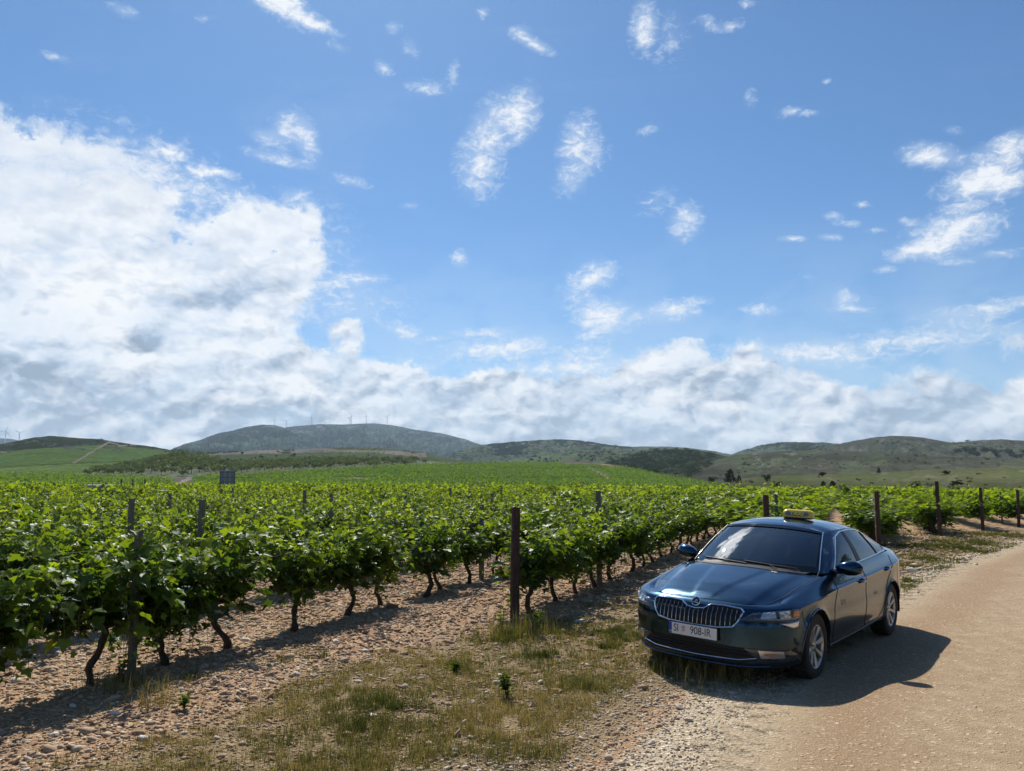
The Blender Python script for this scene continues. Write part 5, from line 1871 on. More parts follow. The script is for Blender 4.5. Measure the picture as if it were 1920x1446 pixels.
def crint(xs, ys, q, clampd=True):
    """monotone-ish cubic through key values"""
    xs, ys = np.asarray(xs, float), np.asarray(ys, float)
    m = np.gradient(ys, xs, axis=0)
    # limit overshoot
    d = np.diff(ys, axis=0) / np.diff(xs)[(...,) + (None,) * (ys.ndim - 1)]
    for i in range(1, len(xs) - 1):
        m[i] = np.where(d[i - 1] * d[i] <= 0, 0, np.sign(d[i]) * np.minimum(np.abs(m[i]), 3 * np.minimum(np.abs(d[i - 1]), np.abs(d[i]))))
    m[0], m[-1] = d[0], d[-1]
    q = np.clip(q, xs[0], xs[-1])
    i = np.clip(np.searchsorted(xs, q, side='right') - 1, 0, len(xs) - 2)
    h = (xs[i + 1] - xs[i])
    t = (q - xs[i]) / h
    sh = (...,) + (None,) * (ys.ndim - 1)
    t_, h_ = t[sh], h[sh]
    return ys[i] * (2 * t_ ** 3 - 3 * t_ ** 2 + 1) + m[i] * h_ * (t_ ** 3 - 2 * t_ ** 2 + t_) + ys[i + 1] * (3 * t_ ** 2 - 2 * t_ ** 3) + m[i + 1] * h_ * (t_ ** 3 - t_ ** 2)


PLAN = np.array([(0, 0), (.012, .25), (.055, .48), (.14, .66), (.28, .80), (.50, .885), (.92, .918), (1.35, .915), (1.75, .920), (2.4, .928), (3.1, .928), (3.76, .928), (4.2, .905), (4.5, .84), (4.72, .68), (4.83, .4), (4.86, 0)])
TOPL = np.array([(.17, 0), (.18, .25), (.215, .45), (.31, .60), (.45, .685), (.62, .735), (.95, .775), (1.35, .80), (1.75, .835), (2.4, .855), (3.1, .85), (3.76, .825), (4.2, .775), (4.5, .70), (4.66, .55), (4.76, .35), (4.79, 0)])
TOPZ = np.array([.785, .78, .775, .772, .79, .835, .90, .955, .985, 1.0, 1.02, 1.04, 1.035, 1.03, 1.04, 1.06, 1.065])
CHAR = np.array([.715, .715, .72, .725, .735, .75, .785, .81, .825, .845, .865, .885, .90, .91, .92, .92, .92])
NS = len(PLAN)
fr_ = np.array([1, 1, 1, 1, .8, .4, 0, 0, 0, 0, 0, 0, 0, .2, .6, 1, 1])     # how much a station belongs to the front/rear face
sgn = np.where(np.arange(NS) < 8, 1, -1)                                     # inward direction along X
levels = []


def lvl(z, ins_side, ins_end, endz=None):
    P = PLAN.copy()
    P[:, 0] += sgn * ins_end * np.clip(fr_ + .15, 0, 1)
    sc = 1 - ins_side / .92
    P[:, 1] = P[:, 1] * np.where(fr_ > .9, 1 - ins_side * .5 / .92, sc)
    zz = np.broadcast_to(z, (NS,)).astype(float)
    return np.concatenate([P, zz[:, None]], 1)


levels.append(lvl(np.interp(np.arange(NS), [0, 4, 7, 12, 16], [.16, .17, .20, .22, .26]), .10, .16))
levels.append(lvl(np.interp(np.arange(NS), [0, 4, 7, 12, 16], [.20, .21, .245, .26, .30]), .035, .045))
levels.append(lvl(np.interp(np.arange(NS), [0, 4, 7, 12, 16], [.30, .31, .34, .35, .38]), .022, .02))
levels.append(lvl(.44, .008, .008))
levels.append(lvl(.56, .0, .0))
levels.append(lvl(.67, .008, .02))
Lc = lvl(CHAR - .018, .004, .05); levels.append(Lc)
Ld = lvl(CHAR + .004, -.001, .056); levels.append(Ld)
Le = lvl(CHAR + .03, .022, .075); levels.append(Le)
top = np.concatenate([TOPL, TOPZ[:, None]], 1)
mid = Le * .42 + top * .58; mid[:, 2] += .012
levels.append(mid)
levels.append(top)
L = np.array(levels)                      # (nl, NS, 3)
nl = len(L)
uq = np.concatenate([np.linspace(0, 5, 61), np.linspace(5, 8, 61)[1:], np.linspace(8, 10.2, 30)[1:], np.linspace(10.2, 12.2, 51)[1:], np.linspace(12.2, 16, 30)[1:]])
vq = np.concatenate([np.linspace(0, 5, 46), np.linspace(5, 10, 41)[1:]])
G1_ = np.array([crint(np.arange(NS), L[i], uq) for i in range(nl)])
# sharp character line between level 6-7: interpolate the two groups separately
GV = np.zeros((len(vq), len(uq), 3))
lo = vq <= 6
GV[lo] = crint(np.arange(0, 7), G1_[:7], vq[lo])
hi = vq > 6
v_hi = vq[hi]
GV[hi] = np.where((v_hi <= 7)[:, None, None], (G1_[6][None] * (7 - v_hi)[:, None, None] + G1_[7][None] * (v_hi - 6)[:, None, None]), crint(np.arange(7, 11), G1_[7:], np.maximum(v_hi, 7)))
AX = (.93, 3.775)
RA = .365


def snap_arch(G):
    for ax in AX:
        dx, dz = G[..., 0] - ax, G[..., 2] - .325
        d = np.hypot(dx, dz)
        m = (np.abs(d - RA) < .022) & (G[..., 1] > .6)
        f = np.where(m, RA / np.maximum(d, 1e-6), 1)
        G[..., 0] = ax + dx * f
        G[..., 2] = .325 + dz * f
    return G


GV = snap_arch(GV)
# flared arch lips
for ax in AX:
    d = np.hypot(GV[..., 0] - ax, GV[..., 2] - .325)
    GV[..., 1] += np.where(GV[..., 1] > .6, .018 * np.exp(-((d - RA) / .05) ** 2), 0)
nv_, nu_ = len(vq), len(uq)
idx = np.arange(nv_ * nu_).reshape(nv_, nu_)
fq = np.stack([idx[:-1, :-1], idx[:-1, 1:], idx[1:, 1:], idx[1:, :-1]], -1).reshape(-1, 4)
cen = GV.reshape(-1, 3)[fq].mean(1)
cut = np.zeros(len(fq), bool)
for ax in AX:
    cut |= (np.hypot(cen[:, 0] - ax, cen[:, 2] - .325) < RA - .002) & (cen[:, 1] > .6)
fq = fq[~cut]
VR = GV.reshape(-1, 3)
VL = VR * np.array([1, -1, 1])
# bonnet / deck: from the top line to the centre line
CX = np.array([.17, .185, .24, .36, .50, .68, .95, 1.22, 1.6, 2.4, 3.1, 3.76, 4.2, 4.5, 4.66, 4.76, 4.79])
CZ = np.array([.785, .793, .818, .853, .893, .925, .972, 1.012, 1.03, 1.05, 1.05, 1.06, 1.075, 1.085, 1.085, 1.08, 1.07])
tl = G1_[-1]
cxq, czq = crint(np.arange(NS), CX, uq), crint(np.arange(NS), CZ, uq)
wq = np.linspace(0, 1, 29)
D_ = np.zeros((len(wq), len(uq), 3))
for i, w_ in enumerate(wq):
    y = tl[:, 1] * (1 - w_)
    D_[i, :, 1] = y
    D_[i, :, 0] = tl[:, 0] + (cxq - tl[:, 0]) * (1 - (1 - w_) ** 1.5)
    k = 1 - (1 - w_) ** 2.1
    D_[i, :, 2] = tl[:, 2] + (czq - tl[:, 2]) * k
# bonnet creases: raised centre and outer bulge
cr1 = .10 + .20 * np.clip((D_[..., 0] - .2) / 1.0, 0, 1)
fm = sstep(D_[..., 0], .17, .3) * (1 - sstep(D_[..., 0], 1.15, 1.35))
D_[..., 2] += fm * (.007 * (1 - sstep(np.abs(D_[..., 1]), cr1 - .012, cr1 + .03)))
cr2 = .50 + .13 * np.clip((D_[..., 0] - .3) / 1.0, 0, 1)
D_[..., 2] += fm * .014 * (1 - sstep(np.abs(D_[..., 1]), cr2 - .02, cr2 + .05)) * sstep(np.abs(D_[..., 1]), cr2 - .35, cr2 - .02)
nw_ = len(wq)
idd = np.arange(nw_ * nu_).reshape(nw_, nu_)
fd = np.stack([idd[:-1, :-1], idd[:-1, 1:], idd[1:, 1:], idd[1:, :-1]], -1).reshape(-1, 4)
cd_ = D_.reshape(-1, 3)[fd].mean(1)
under = (cd_[:, 0] > 1.40) & (cd_[:, 0] < 4.15)
fd = fd[~under]
DR = D_.reshape(-1, 3)

# cabin: windscreen + sides band, then roof
B = np.array([(1.24, 0, 1.005), (1.255, .25, 1.003), (1.32, .48, .995), (1.44, .655, .985), (1.60, .775, .975), (1.85, .83, .985), (2.45, .845, 1.0), (3.15, .84, 1.02), (3.70, .815, 1.04), (4.02, .78, 1.045), (4.22, .68, 1.06), (4.38, .40, 1.08), (4.42, 0, 1.085)])
Tp = np.array([(2.03, 0, 1.425), (2.04, .22, 1.42), (2.07, .42, 1.405), (2.11, .545, 1.385), (2.17, .60, 1.365), (2.38, .63, 1.392), (2.75, .64, 1.395), (3.2, .63, 1.36), (3.68, .62, 1.255), (4.02, .64, 1.14), (4.22, .60, 1.095), (4.38, .38, 1.09), (4.42, 0, 1.095)])
NB = len(B)
ub = np.concatenate([np.linspace(0, 3.6, 37), np.linspace(3.6, 4.4, 9)[1:], np.linspace(4.4, 9, 50)[1:], np.linspace(9, 12, 16)[1:]])
Bq, Tq = crint(np.arange(NB), B, ub), crint(np.arange(NB), Tp, ub)
vb = np.linspace(0, 1, 17)
bulge = np.sin(np.pi * vb) * .022
CB = Bq[None] * (1 - vb)[:, None, None] + Tq[None] * vb[:, None, None]
sidew = sstep(ub, 3.5, 4.6) * (1 - sstep(ub, 9, 10))
CB[..., 1] += bulge[:, None] * sidew[None]
CB[..., 2] += bulge[:, None] * (1 - sidew[None]) * .9
CB[..., 0] -= bulge[:, None] * (1 - sidew[None]) * .5 * (ub < 5)
idc = np.arange(len(vb) * len(ub)).reshape(len(vb), len(ub))
fc = np.stack([idc[:-1, :-1], idc[:-1, 1:], idc[1:, 1:], idc[1:, :-1]], -1).reshape(-1, 4)
ucell = np.tile((ub[:-1] + ub[1:]) / 2, len(vb) - 1)
ws = ucell < 3.58
CBV = CB.reshape(-1, 3)
# roof: centre profile
rx = crint(np.arange(NB), np.array([2.03, 2.045, 2.08, 2.13, 2.2, 2.42, 2.78, 3.22, 3.68, 4.02, 4.22, 4.38, 4.42]), ub)
rz_ = np.interp(rx, [2.03, 2.15, 2.35, 2.6, 2.9, 3.2, 3.5, 3.8, 4.05, 4.25, 4.42], [1.432, 1.452, 1.474, 1.483, 1.476, 1.45, 1.378, 1.287, 1.20, 1.13, 1.095])
wr = np.linspace(0, 1, 19)
RF = np.zeros((len(wr), len(ub), 3))
for i, w_ in enumerate(wr):
    RF[i, :, 1] = Tq[:, 1] * (1 - w_)
    RF[i, :, 0] = Tq[:, 0] + (rx - Tq[:, 0]) * (1 - (1 - w_) ** 1.5)
    RF[i, :, 2] = Tq[:, 2] + (np.maximum(rz_, Tq[:, 2]) - Tq[:, 2]) * (1 - (1 - w_) ** 2.4)
idr = np.arange(len(wr) * len(ub)).reshape(len(wr), len(ub))
frr = np.stack([idr[:-1, :-1], idr[:-1, 1:], idr[1:, 1:], idr[1:, :-1]], -1).reshape(-1, 4)


def sym(parts):
    VV, FF, n = [], [], 0
    for V, F in parts:
        VV.append(V); FF.append(F[:, ::-1] + n); n += len(V)
        VV.append(V * np.array([1, -1, 1])); FF.append(F + n); n += len(V)
    return np.concatenate(VV), np.concatenate(FF)


def finish(me, ang=28, merge=5e-4):
    bm = bmesh.new(); bm.from_mesh(me)
    bmesh.ops.remove_doubles(bm, verts=bm.verts[:], dist=merge)
    bmesh.ops.dissolve_degenerate(bm, dist=1e-5, edges=bm.edges[:])
    bmesh.ops.recalc_face_normals(bm, faces=bm.faces[:])
    bm.to_mesh(me); bm.free()
    me.polygons.foreach_set('use_smooth', np.ones(len(me.polygons), dtype=bool))
    me.set_sharp_from_angle(angle=math.radians(ang))
    me.update()


def carpart(name, V, F, m, ang=28, parent=None):
    me = new_mesh_obj(name, V, F, m, link=False)
    finish(me, ang)
    return from_mesh(name, me, parent or taxi)


bon = cd_[~under]
hood_sel = (cd_[:, 0] < 1.40)[~under]
V, F = sym([(VR, fq), (DR, fd[~hood_sel]), (CBV, fc[~ws])])
Vn, Fn = sym([(RF.reshape(-1, 3), frr)])
F = np.concatenate([F, Fn + len(V)]); V = np.concatenate([V, Vn])
body = carpart('body', V, F, M_PAINT, 24)
V, F = sym([(DR, fd[hood_sel])])
hood = carpart('bonnet', V, F, M_PAINT, 30)
wsV = CBV + np.array([0.004, 0, -.004])
V, F = sym([(wsV, fc[ws])])
wscreen = carpart('windscreen', V, F, M_GLASS, 60)

# surface lookup for trim that follows the bodywork
bV, bF = sym([(VR, fq), (DR, fd), (CBV, fc), (RF.reshape(-1, 3), frr)])
SURF = BVHTree.FromPolygons(bV.tolist(), bF.tolist())


def proj_front(y, z, off=.003):
    h = SURF.ray_cast(Vector((-1, y, z)), Vector((1, 0, 0)))
    if h[0] is None: return Vector((.2, y, z))
    n = h[1] if h[1].x < 0 else -h[1]
    return h[0] + n * off


def proj_side(x, z, s=-1, off=.003):
    h = SURF.ray_cast(Vector((x, s * 2, z)), Vector((0, -s, 0)))
    if h[0] is None: return Vector((x, s * .9, z))
    n = h[1] if h[1].y * s > 0 else -h[1]
    return h[0] + n * off


def proj_top(x, y, off=.003):
    h = SURF.ray_cast(Vector((x, y, 3)), Vector((0, 0, -1)))
    if h[0] is None: return Vector((x, y, 1))
    n = h[1] if h[1].z > 0 else -h[1]
    return h[0] + n * off


def proj_corner(s, z, side=-1, off=.003):
    """front quarter: s is the angle round the corner, 0 = straight ahead, 90 = sideways"""
    a = math.radians(s)
    o = Vector((.75, side * .45, z))
    d = Vector((-math.cos(a), side * math.sin(a), 0))
    h = SURF.ray_cast(o + d * 3, -d)
    if h[0] is None: return o + d * .5
    n = h[1] if h[1].dot(d) > 0 else -h[1]
    return h[0] + n * off


def dens(poly, step):
    out = []
    for i in range(len(poly)):
        a, b = np.array(poly[i], float), np.array(poly[(i + 1) % len(poly)], float)
        k = max(1, int(np.linalg.norm(b - a) / step))
        out += [a + (b - a) * q / k for q in range(k)]
    return np.array(out)


def patch(name, poly, pf, m, parent=None, off=.004, step=.02, rings=9, off_mid=None, ang=60, add=None):
    P = dens(poly, step)
    c = P.mean(0)
    V, n = [], len(P)
    for r_ in range(rings):
        t_ = 1 - r_ / rings
        o_ = off if off_mid is None else off + (off_mid - off) * (1 - t_ ** 4)
        for p in P:
            q = c + (p - c) * t_
            V.append(pf(q[0], q[1], off=o_)[:])
    V.append(pf(c[0], c[1], off=off if off_mid is None else off_mid)[:])
    F = []
    for r_ in range(rings - 1):
        for i in range(n):
            F.append((r_ * n + i, r_ * n + (i + 1) % n, (r_ + 1) * n + (i + 1) % n, (r_ + 1) * n + i))
    for i in range(n):
        F.append(((rings - 1) * n + i, (rings - 1) * n + (i + 1) % n, rings * n))
    me = bpy.data.meshes.new(name); me.from_pydata(V, [], F); me.materials.append(m)
    finish(me, ang, 1e-5)
    return from_mesh(name, me, parent or taxi)


def line(name, pts, pf, m, rad, parent=None, off=.002, closed=False, step=.03, k=6):
    P = dens(pts, step) if closed else np.concatenate([dens(pts, step)[: sum(max(1, int(np.linalg.norm(np.array(pts[i + 1], float) - np.array(pts[i], float)) / step)) for i in range(len(pts) - 1))], [np.array(pts[-1], float)]])
    if closed: P = np.concatenate([P, P[:1]])
    Q = np.array([pf(p[0], p[1], off=off)[:] for p in P])
    return MB().tube(Q, rad, k).obj(name, m, parent or taxi, True)


# ---- front end
GR = [(-.455, .762), (-.28, .772), (-.16, .768), (-.09, .730), (0, .718), (.09, .730), (.16, .768), (.28, .772), (.455, .762), (.485, .738), (.44, .655), (.40, .610), (.26, .590), (0, .583), (-.26, .590), (-.40, .610), (-.44, .655), (-.485, .738)]


def gz(z): return z - .035


GR = [(y, gz(z) if z < .7 else z - .02) for y, z in GR]
grille = patch('grille', GR, lambda y, z, off: proj_front(y, z, off), M_GAP, off=.004, step=.02)
line('grille_frame', GR, lambda y, z, off: proj_front(y, z, off), M_CHROME, .0095, grille, off=.008, closed=True, step=.02)
gp = np.array(GR)
for i in range(-9, 10):
    y = i * .047
    if abs(y) > .44: continue
    tz = np.interp(y, gp[:9, 0], gp[:9, 1]) - .018
    bz = np.interp(y, gp[10:17, 0][::-1], gp[10:17, 1][::-1]) + .016
    if abs(y) > .39: bz += .02
    P = [proj_front(y, z, .004 + .013)[:] for z in np.linspace(bz, tz, 7)]
    mb = MB().tube(P, .0021, 5, 0)
    P2 = [proj_front(y, z, .004)[:] for z in np.linspace(bz, tz, 7)]
    mb.tube(P2, .0065, 4, 1)
    mb.obj('grille_bar', [M_CHROME, M_BLACK], grille, True)

# emblem: round ring with a winged arrow
e0 = proj_front(0, .745, .004)
e1 = proj_front(0, .76, .004)
nrm = (e1 - e0).normalized().cross(Vector((0, 1, 0))); nrm = nrm if nrm.x < 0 else -nrm
nrm = (nrm + Vector((-.9, 0, .1))).normalized()
zax = nrm; yax = Vector((0, 0, 1)) - zax * zax.z; yax.normalize(); xax = yax.cross(zax)
Mx = Matrix((xax, yax, zax)).transposed().to_4x4(); Mx.translation = e0 + Vector((0, 0, .012)) + zax * .010
emb = MB()
n = 28
ringP = [(math.cos(a) * .043, math.sin(a) * .043, .004) for a in np.linspace(0, 2 * np.pi, n + 1)]
emb.tube(ringP, .0055, 6, 0)
V = [(0, 0, .002)] + [(math.cos(a) * .042, math.sin(a) * .042, .001) for a in np.linspace(0, 2 * np.pi, n, endpoint=False)]
emb.add(V, [(0, i + 1, (i + 1) % n + 1) for i in range(n)], 1)
emb.box((-.004, -.014, .005), (.045, .008, .004), 0)
for q in range(3):
    emb.box((-.006 + q * .010, .006 + q * .002, .005), (.006, .030 - q * .006, .004), 0, Matrix.Rotation(-.35, 3, 'Z'))
emb.add([(.012, -.024, .005), (.030, -.014, .005), (.012, -.004, .005)], [(0, 1, 2)], 0)
eo = emb.obj('emblem', [M_CHROME, M_GAP], taxi, False)
eo.matrix_local = Mx

# number plate
pl = empty('number_plate', (0, 0, 0), 0, taxi)
pz = .485
px_ = min(proj_front(y, pz, 0).x for y in (-.2, 0, .2)) - .022
Mp = Matrix(((0, 0, -1, px_), (-1, 0, 0, 0), (0, 1, 0, pz), (0, 0, 0, 1)))   # plate local: x right as read, y up, z out
pl.matrix_local = Mp
MB().box((0, 0, -.006), (.545, .135, .010), bev=.003).obj('holder', M_BLACK, pl)
MB().box((0, 0, 0), (.52, .112, .004), bev=.0015).obj('plate', M_PLATE, pl)
MB().box((-.243, 0, .0025), (.034, .108, .001)).obj('country_band', M_PBLUE, pl)


def text_obj(name, s, size, m, parent, loc, sx=1.0, ext=.0006, thick=0.0, align='CENTER', rot=None):
    cu = bpy.data.curves.new(name, 'FONT')
    cu.body = s; cu.size = size; cu.extrude = ext; cu.offset = thick
    cu.align_x = align; cu.align_y = 'CENTER'
    to = bpy.data.objects.new(name, cu); COL.objects.link(to)
    dg = bpy.context.evaluated_depsgraph_get()
    me = bpy.data.meshes.new_from_object(to.evaluated_get(dg))
    bpy.data.objects.remove(to)
    me.materials.clear(); me.materials.append(m)
    me.name = name
    o = from_mesh(name, me, parent, loc)
    o.scale = (sx, 1, 1)
    return o


text_obj('country_letters', 'HR', .022, M_PLATE, pl, (-.243, -.035, .0035), 1.0, .0006)
text_obj('plate_number', 'SI', .105, M_INK, pl, (-.178, .002, .0028), .78, .0006)
text_obj('plate_number', '908-IR', .105, M_INK, pl, (.088, .002, .0028), .80, .0006)
ch = MB()
for a in range(4):
    for b_ in range(5):
        ch.box((-.110 + a * .0085, .016 - b_ * .0085, .0028), (.008, .008, .0008), (a + b_) % 2)
ch.box((-.097, .024, .0028), (.034, .006, .0008), 2)
ch.obj('shield', [M_RED, M_PLATE, M_PBLUE], pl)

# lower intake, chrome strip, spoiler edge
pfF = lambda y, z, off: proj_front(y, z, off)
INT = [(-.66, .36), (-.50, .385), (0, .40), (.50, .385), (.66, .36), (.60, .275), (.50, .245), (0, .235), (-.50, .245), (-.60, .275)]
intake = patch('lower_intake', INT, pfF, M_GAP, off=.005)
line('chrome_strip', [(-.60, .30), (-.45, .272), (0, .262), (.45, .272), (.60, .30)], pfF, M_CHROME, .006, intake, off=.014, step=.03)
for z in (.32, .35):
    line('intake_slat', [(-.52, z), (0, z + .005), (.52, z)], pfF, M_BLACK, .005, intake, off=.010, step=.04, k=4)
line('front_lip', [(-.70, .222), (-.45, .205), (0, .20), (.45, .205), (.70, .222)], pfF, M_PAINT, .012, taxi, off=.006, step=.04)

for s in (-1, 1):
    pc = lambda a, z, off=.003, s=s: proj_corner(a * 100, z, s, off)
    # headlamp: angle (in hundreds of degrees) round the corner against height
    HL = [(.00, .640), (.10, .715), (.30, .740), (.52, .752), (.65, .752), (.655, .735), (.62, .665), (.56, .645), (.30, .636)]
    hl = patch('headlight', HL, pc, M_LAMPDK, off=.004, step=.02)
    patch('low_beam', [(.17, .672), (.19, .727), (.30, .735), (.31, .672)], pc, M_LAMPIN, hl, off=.009, step=.01, rings=5)
    patch('high_beam', [(.345, .672), (.34, .737), (.46, .743), (.465, .675)], pc, M_LAMPIN, hl, off=.009, step=.01, rings=5)
    for cxx, zz, rr0 in ((.245, .703, .024), (.402, .708, .026)):
        P = [pc(cxx + math.cos(a) * rr0 * 1.05, zz + math.sin(a) * rr0, off=.016)[:] for a in np.linspace(0, 2 * np.pi, 17)]
        mb = MB().tube(P, .003, 5, 0)
        c0 = pc(cxx, zz, off=.030)[:]
        mb.add([c0] + P[:-1], [(0, i + 1, (i + 1) % 16 + 1) for i in range(16)], 1)
        mb.obj('projector', [M_CHROME, M_LAMPIN], hl, True)
    patch('turn_signal', [(.505, .685), (.51, .742), (.60, .745), (.585, .69)], pc, M_AMBER, hl, off=.008, step=.01, rings=5)
    line('lamp_strip', [(.12, .668), (.40, .664), (.59, .677)], pc, M_CHROME, .0035, hl, off=.010, step=.03)
    patch('lens', HL, pc, M_LENS, hl, off=.008, off_mid=.034, step=.02)
    patch('side_lamp', [(.34, .628), (.60, .638), (.57, .588), (.50, .578)], pc, M_LAMPIN, taxi, off=.004, off_mid=.010, step=.02)
    # fog lamp
    FG = [(.04, .385), (.14, .388), (.46, .372), (.60, .312), (.40, .285), (.14, .290)]
    fg = patch('fog_lamp', FG, pc, M_LAMPDK, off=.005, step=.02)
    patch('fog_reflector', [(.17, .30), (.15, .375), (.38, .366), (.40, .30)], pc, M_LAMPIN, fg, off=.010, step=.01, rings=5)
    patch('fog_bulb', [(.20, .328), (.20, .342), (.30, .343), (.30, .329)], pc, M_AMBER, fg, off=.014, step=.01, rings=4)
    patch('lens', FG, pc, M_LENS, fg, off=.008, off_mid=.018, step=.02)
    # bumper split line and crease under the lamp
    line('bumper_seam', [(.66, .752), (.68, .70), (.72, .60), (.76, .52)], pc, M_GAP, .0025, taxi, off=.0005)
    # bonnet shut line along the wing
    P = [proj_top(x, s * yy, off=-.0008)[:] for x, yy in zip(np.linspace(.36, 1.42, 26), np.interp(np.linspace(.36, 1.42, 26), [.3, .6, 1.0, 1.42], [.60, .70, .745, .77]))]
    MB().tube(P, .0045, 5).obj('bonnet_seam', M_GAP, taxi)
    ps = lambda x, z, off=.003, s=s: proj_side(x, z, s, off)
    # doors
    for nm, pts in (('front_door', [(1.62, .955), (1.60, .84), (1.50, .62), (1.46, .40), (1.50, .275), (2.45, .285), (2.60, .30), (2.63, .60), (2.62, .985)]), ('rear_door', [(2.62, .985), (2.63, .60), (2.61, .30), (3.20, .305), (3.34, .37), (3.43, .55), (3.58, .72), (3.78, .86), (3.88, 1.0)])):
        dr = line(nm, pts, ps, M_GAP, .005, taxi, off=-.0008, step=.02)
        hx = 2.40 if nm == 'front_door' else 3.50
        hz = .835 if nm == 'front_door' else .872
        h = MB()
        P = [ps(x, hz + .004 * math.sin((x - hx + .1) * 15), off=o_)[:] for x, o_ in ((hx - .10, .004), (hx - .085, .026), (hx - .04, .036), (hx, .038), (hx + .04, .036), (hx + .085, .026), (hx + .10, .004))]
        h.tube(P, [.010, .013, .014, .014, .014, .013, .010], 8)
        h.obj('door_handle', M_PAINT, dr, True)
        patch('handle_recess', [(hx - .075, hz - .03), (hx - .075, hz + .02), (hx + .075, hz + .02), (hx + .075, hz - .03)], ps, M_GAP, dr, off=.002, step=.015, rings=4)
        P = [ps(x, hz + .004, off=.050)[:] for x in np.linspace(hx - .07, hx + .07, 6)]
        MB().tube(P, .003, 5).obj('handle_trim', M_CHROME, dr, True)
    # side glazing
    DLO = [(1.78, 1.005), (1.90, 1.085), (2.10, 1.225), (2.28, 1.325), (2.48, 1.365), (2.80, 1.375), (3.15, 1.348), (3.45, 1.280), (3.72, 1.185), (3.93, 1.085), (3.86, 1.058), (3.15, 1.040), (2.45, 1.018)]
    sg = patch('side_window', [(x, z) for x, z in DLO], ps, M_SIDEGL, off=.004, step=.03, rings=12)
    line('window_trim', DLO, ps, M_CHROME, .0085, sg, off=.006, closed=True, step=.025)
    patch('door_pillar', [(2.56, 1.025), (2.545, 1.37), (2.62, 1.37), (2.70, 1.028)], ps, M_BLACK, sg, off=.008, step=.02, rings=4)
    line('pillar_bar', [(3.46, 1.050), (3.36, 1.20), (3.30, 1.318)], ps, M_BLACK, .010, sg, off=.006)
    line('sill_edge', [(1.34, .262), (2.2, .268), (3.38, .285)], ps, M_BLACK, .010, taxi, off=0)
    # repeater and badge on the wing, faint lettering on the doors
    # wheels
    for wi, ax in enumerate(AX):
        w = empty('wheel', (ax, s * .805, .325), 0, taxi)
        prof = [(.205, -.10), (.245, -.112), (.295, -.110), (.318, -.098), (.327, -.075), (.329, -.03), (.329, .03), (.327, .075), (.318, .098), (.295, .110), (.245, .112), (.214, .10)]
        n = 56
        V = []
        for a in np.linspace(0, 2 * np.pi, n, endpoint=False):
            for (r_, y_) in prof:
                V.append((math.cos(a) * r_, y_ * s, math.sin(a) * r_))
        k = len(prof)
        F = [(i * k + j, i * k + j + 1, ((i + 1) % n) * k + j + 1, ((i + 1) % n) * k + j) for i in range(n) for j in range(k - 1)]
        tb = MB().add(V, F)
        for a in np.linspace(0, 2 * np.pi, 60, endpoint=False):      # tread blocks
            for y_ in (-.06, 0, .06):
                c_ = np.array((math.cos(a) * .3295, y_, math.sin(a) * .3295))
                tb.box(c_, (.006, .045, .022), rot=Matrix.Rotation(-a, 3, 'Y'))
        tb.obj('tyre', M_RUB, w, True)
        rim = MB()
        prof = [(.214, -.09), (.200, -.085), (.190, .02), (.196, .085), (.212, .102), (.218, .100), (.214, .085)]
        V = []
        for a in np.linspace(0, 2 * np.pi, n, endpoint=False):
            for (r_, y_) in prof:
                V.append((math.cos(a) * r_, y_ * s, math.sin(a) * r_))
        k = len(prof)
        F = [(i * k + j, i * k + j + 1, ((i + 1) % n) * k + j + 1, ((i + 1) % n) * k + j) for i in range(n) for j in range(k - 1)]
        rim.add(V, F)
        NSP = 8
        for q in range(NSP):
            a = 2 * math.pi * q / NSP + .18 + wi * .3
            ca_, sa_ = math.cos(a), math.sin(a)
            P = []
            for (r_, hw, y_) in ((.045, .022, .070), (.10, .020, .076), (.16, .026, .086), (.204, .040, .094)):
                for (o_, dy) in ((-hw, -.006), (-hw * .55, .006), (hw * .55, .006), (hw, -.006), (hw * .8, -.035), (-hw * .8, -.035)):
                    P.append((ca_ * r_ - sa_ * o_, (y_ + dy) * s, sa_ * r_ + ca_ * o_))
            F = []
            for i in range(3):
                for j in range(6):
                    F.append((i * 6 + j, i * 6 + (j + 1) % 6, (i + 1) * 6 + (j + 1) % 6, (i + 1) * 6 + j))
            rim.add(P, F)
        hub = []
        for a in np.linspace(0, 2 * np.pi, 24, endpoint=False):
            hub += [(math.cos(a) * .058, .03 * s, math.sin(a) * .058), (math.cos(a) * .056, .078 * s, math.sin(a) * .056), (math.cos(a) * .030, .084 * s, math.sin(a) * .030)]
        off_ = rim.n
        rim.add(hub, [(i * 3 + j, i * 3 + j + 1, ((i + 1) % 24) * 3 + j + 1, ((i + 1) % 24) * 3 + j) for i in range(24) for j in range(2)])
        rim.f.append([off_ + i * 3 + 2 for i in range(24)]); rim.m.append(0)
        me = rim.mesh('rim', M_ALLOY, False)
        finish(me, 35, 1e-5)
        ro = from_mesh('rim', me, w)
        bo = MB()
        for q in range(5):
            a = 2 * math.pi * q / 5 + .3
            c_ = (math.cos(a) * .043, .082 * s, math.sin(a) * .043)
            bo.tube([(c_[0], .07 * s, c_[2]), (c_[0], .0865 * s, c_[2])], .0075, 8)
        bo.obj('wheel_bolts', M_DARKM, ro)
        dk_ = MB()
        P = [(0, .0 * s, 0)] + [(math.cos(a) * .165, .0, math.sin(a) * .165) for a in np.linspace(0, 2 * np.pi, 32, endpoint=False)]
        dk_.add(P, [(0, i + 1, (i + 1) % 32 + 1) for i in range(32)])
        P = [(0, -.03 * s, 0)] + [(math.cos(a) * .21, -.03 * s, math.sin(a) * .21) for a in np.linspace(0, 2 * np.pi, 32, endpoint=False)]
        dk_.add(P, [(0, i + 1, (i + 1) % 32 + 1) for i in range(32)])
        dk_.obj('brake_disc', M_DARKM, w)
        # wheel well liner
        V, F = [], []
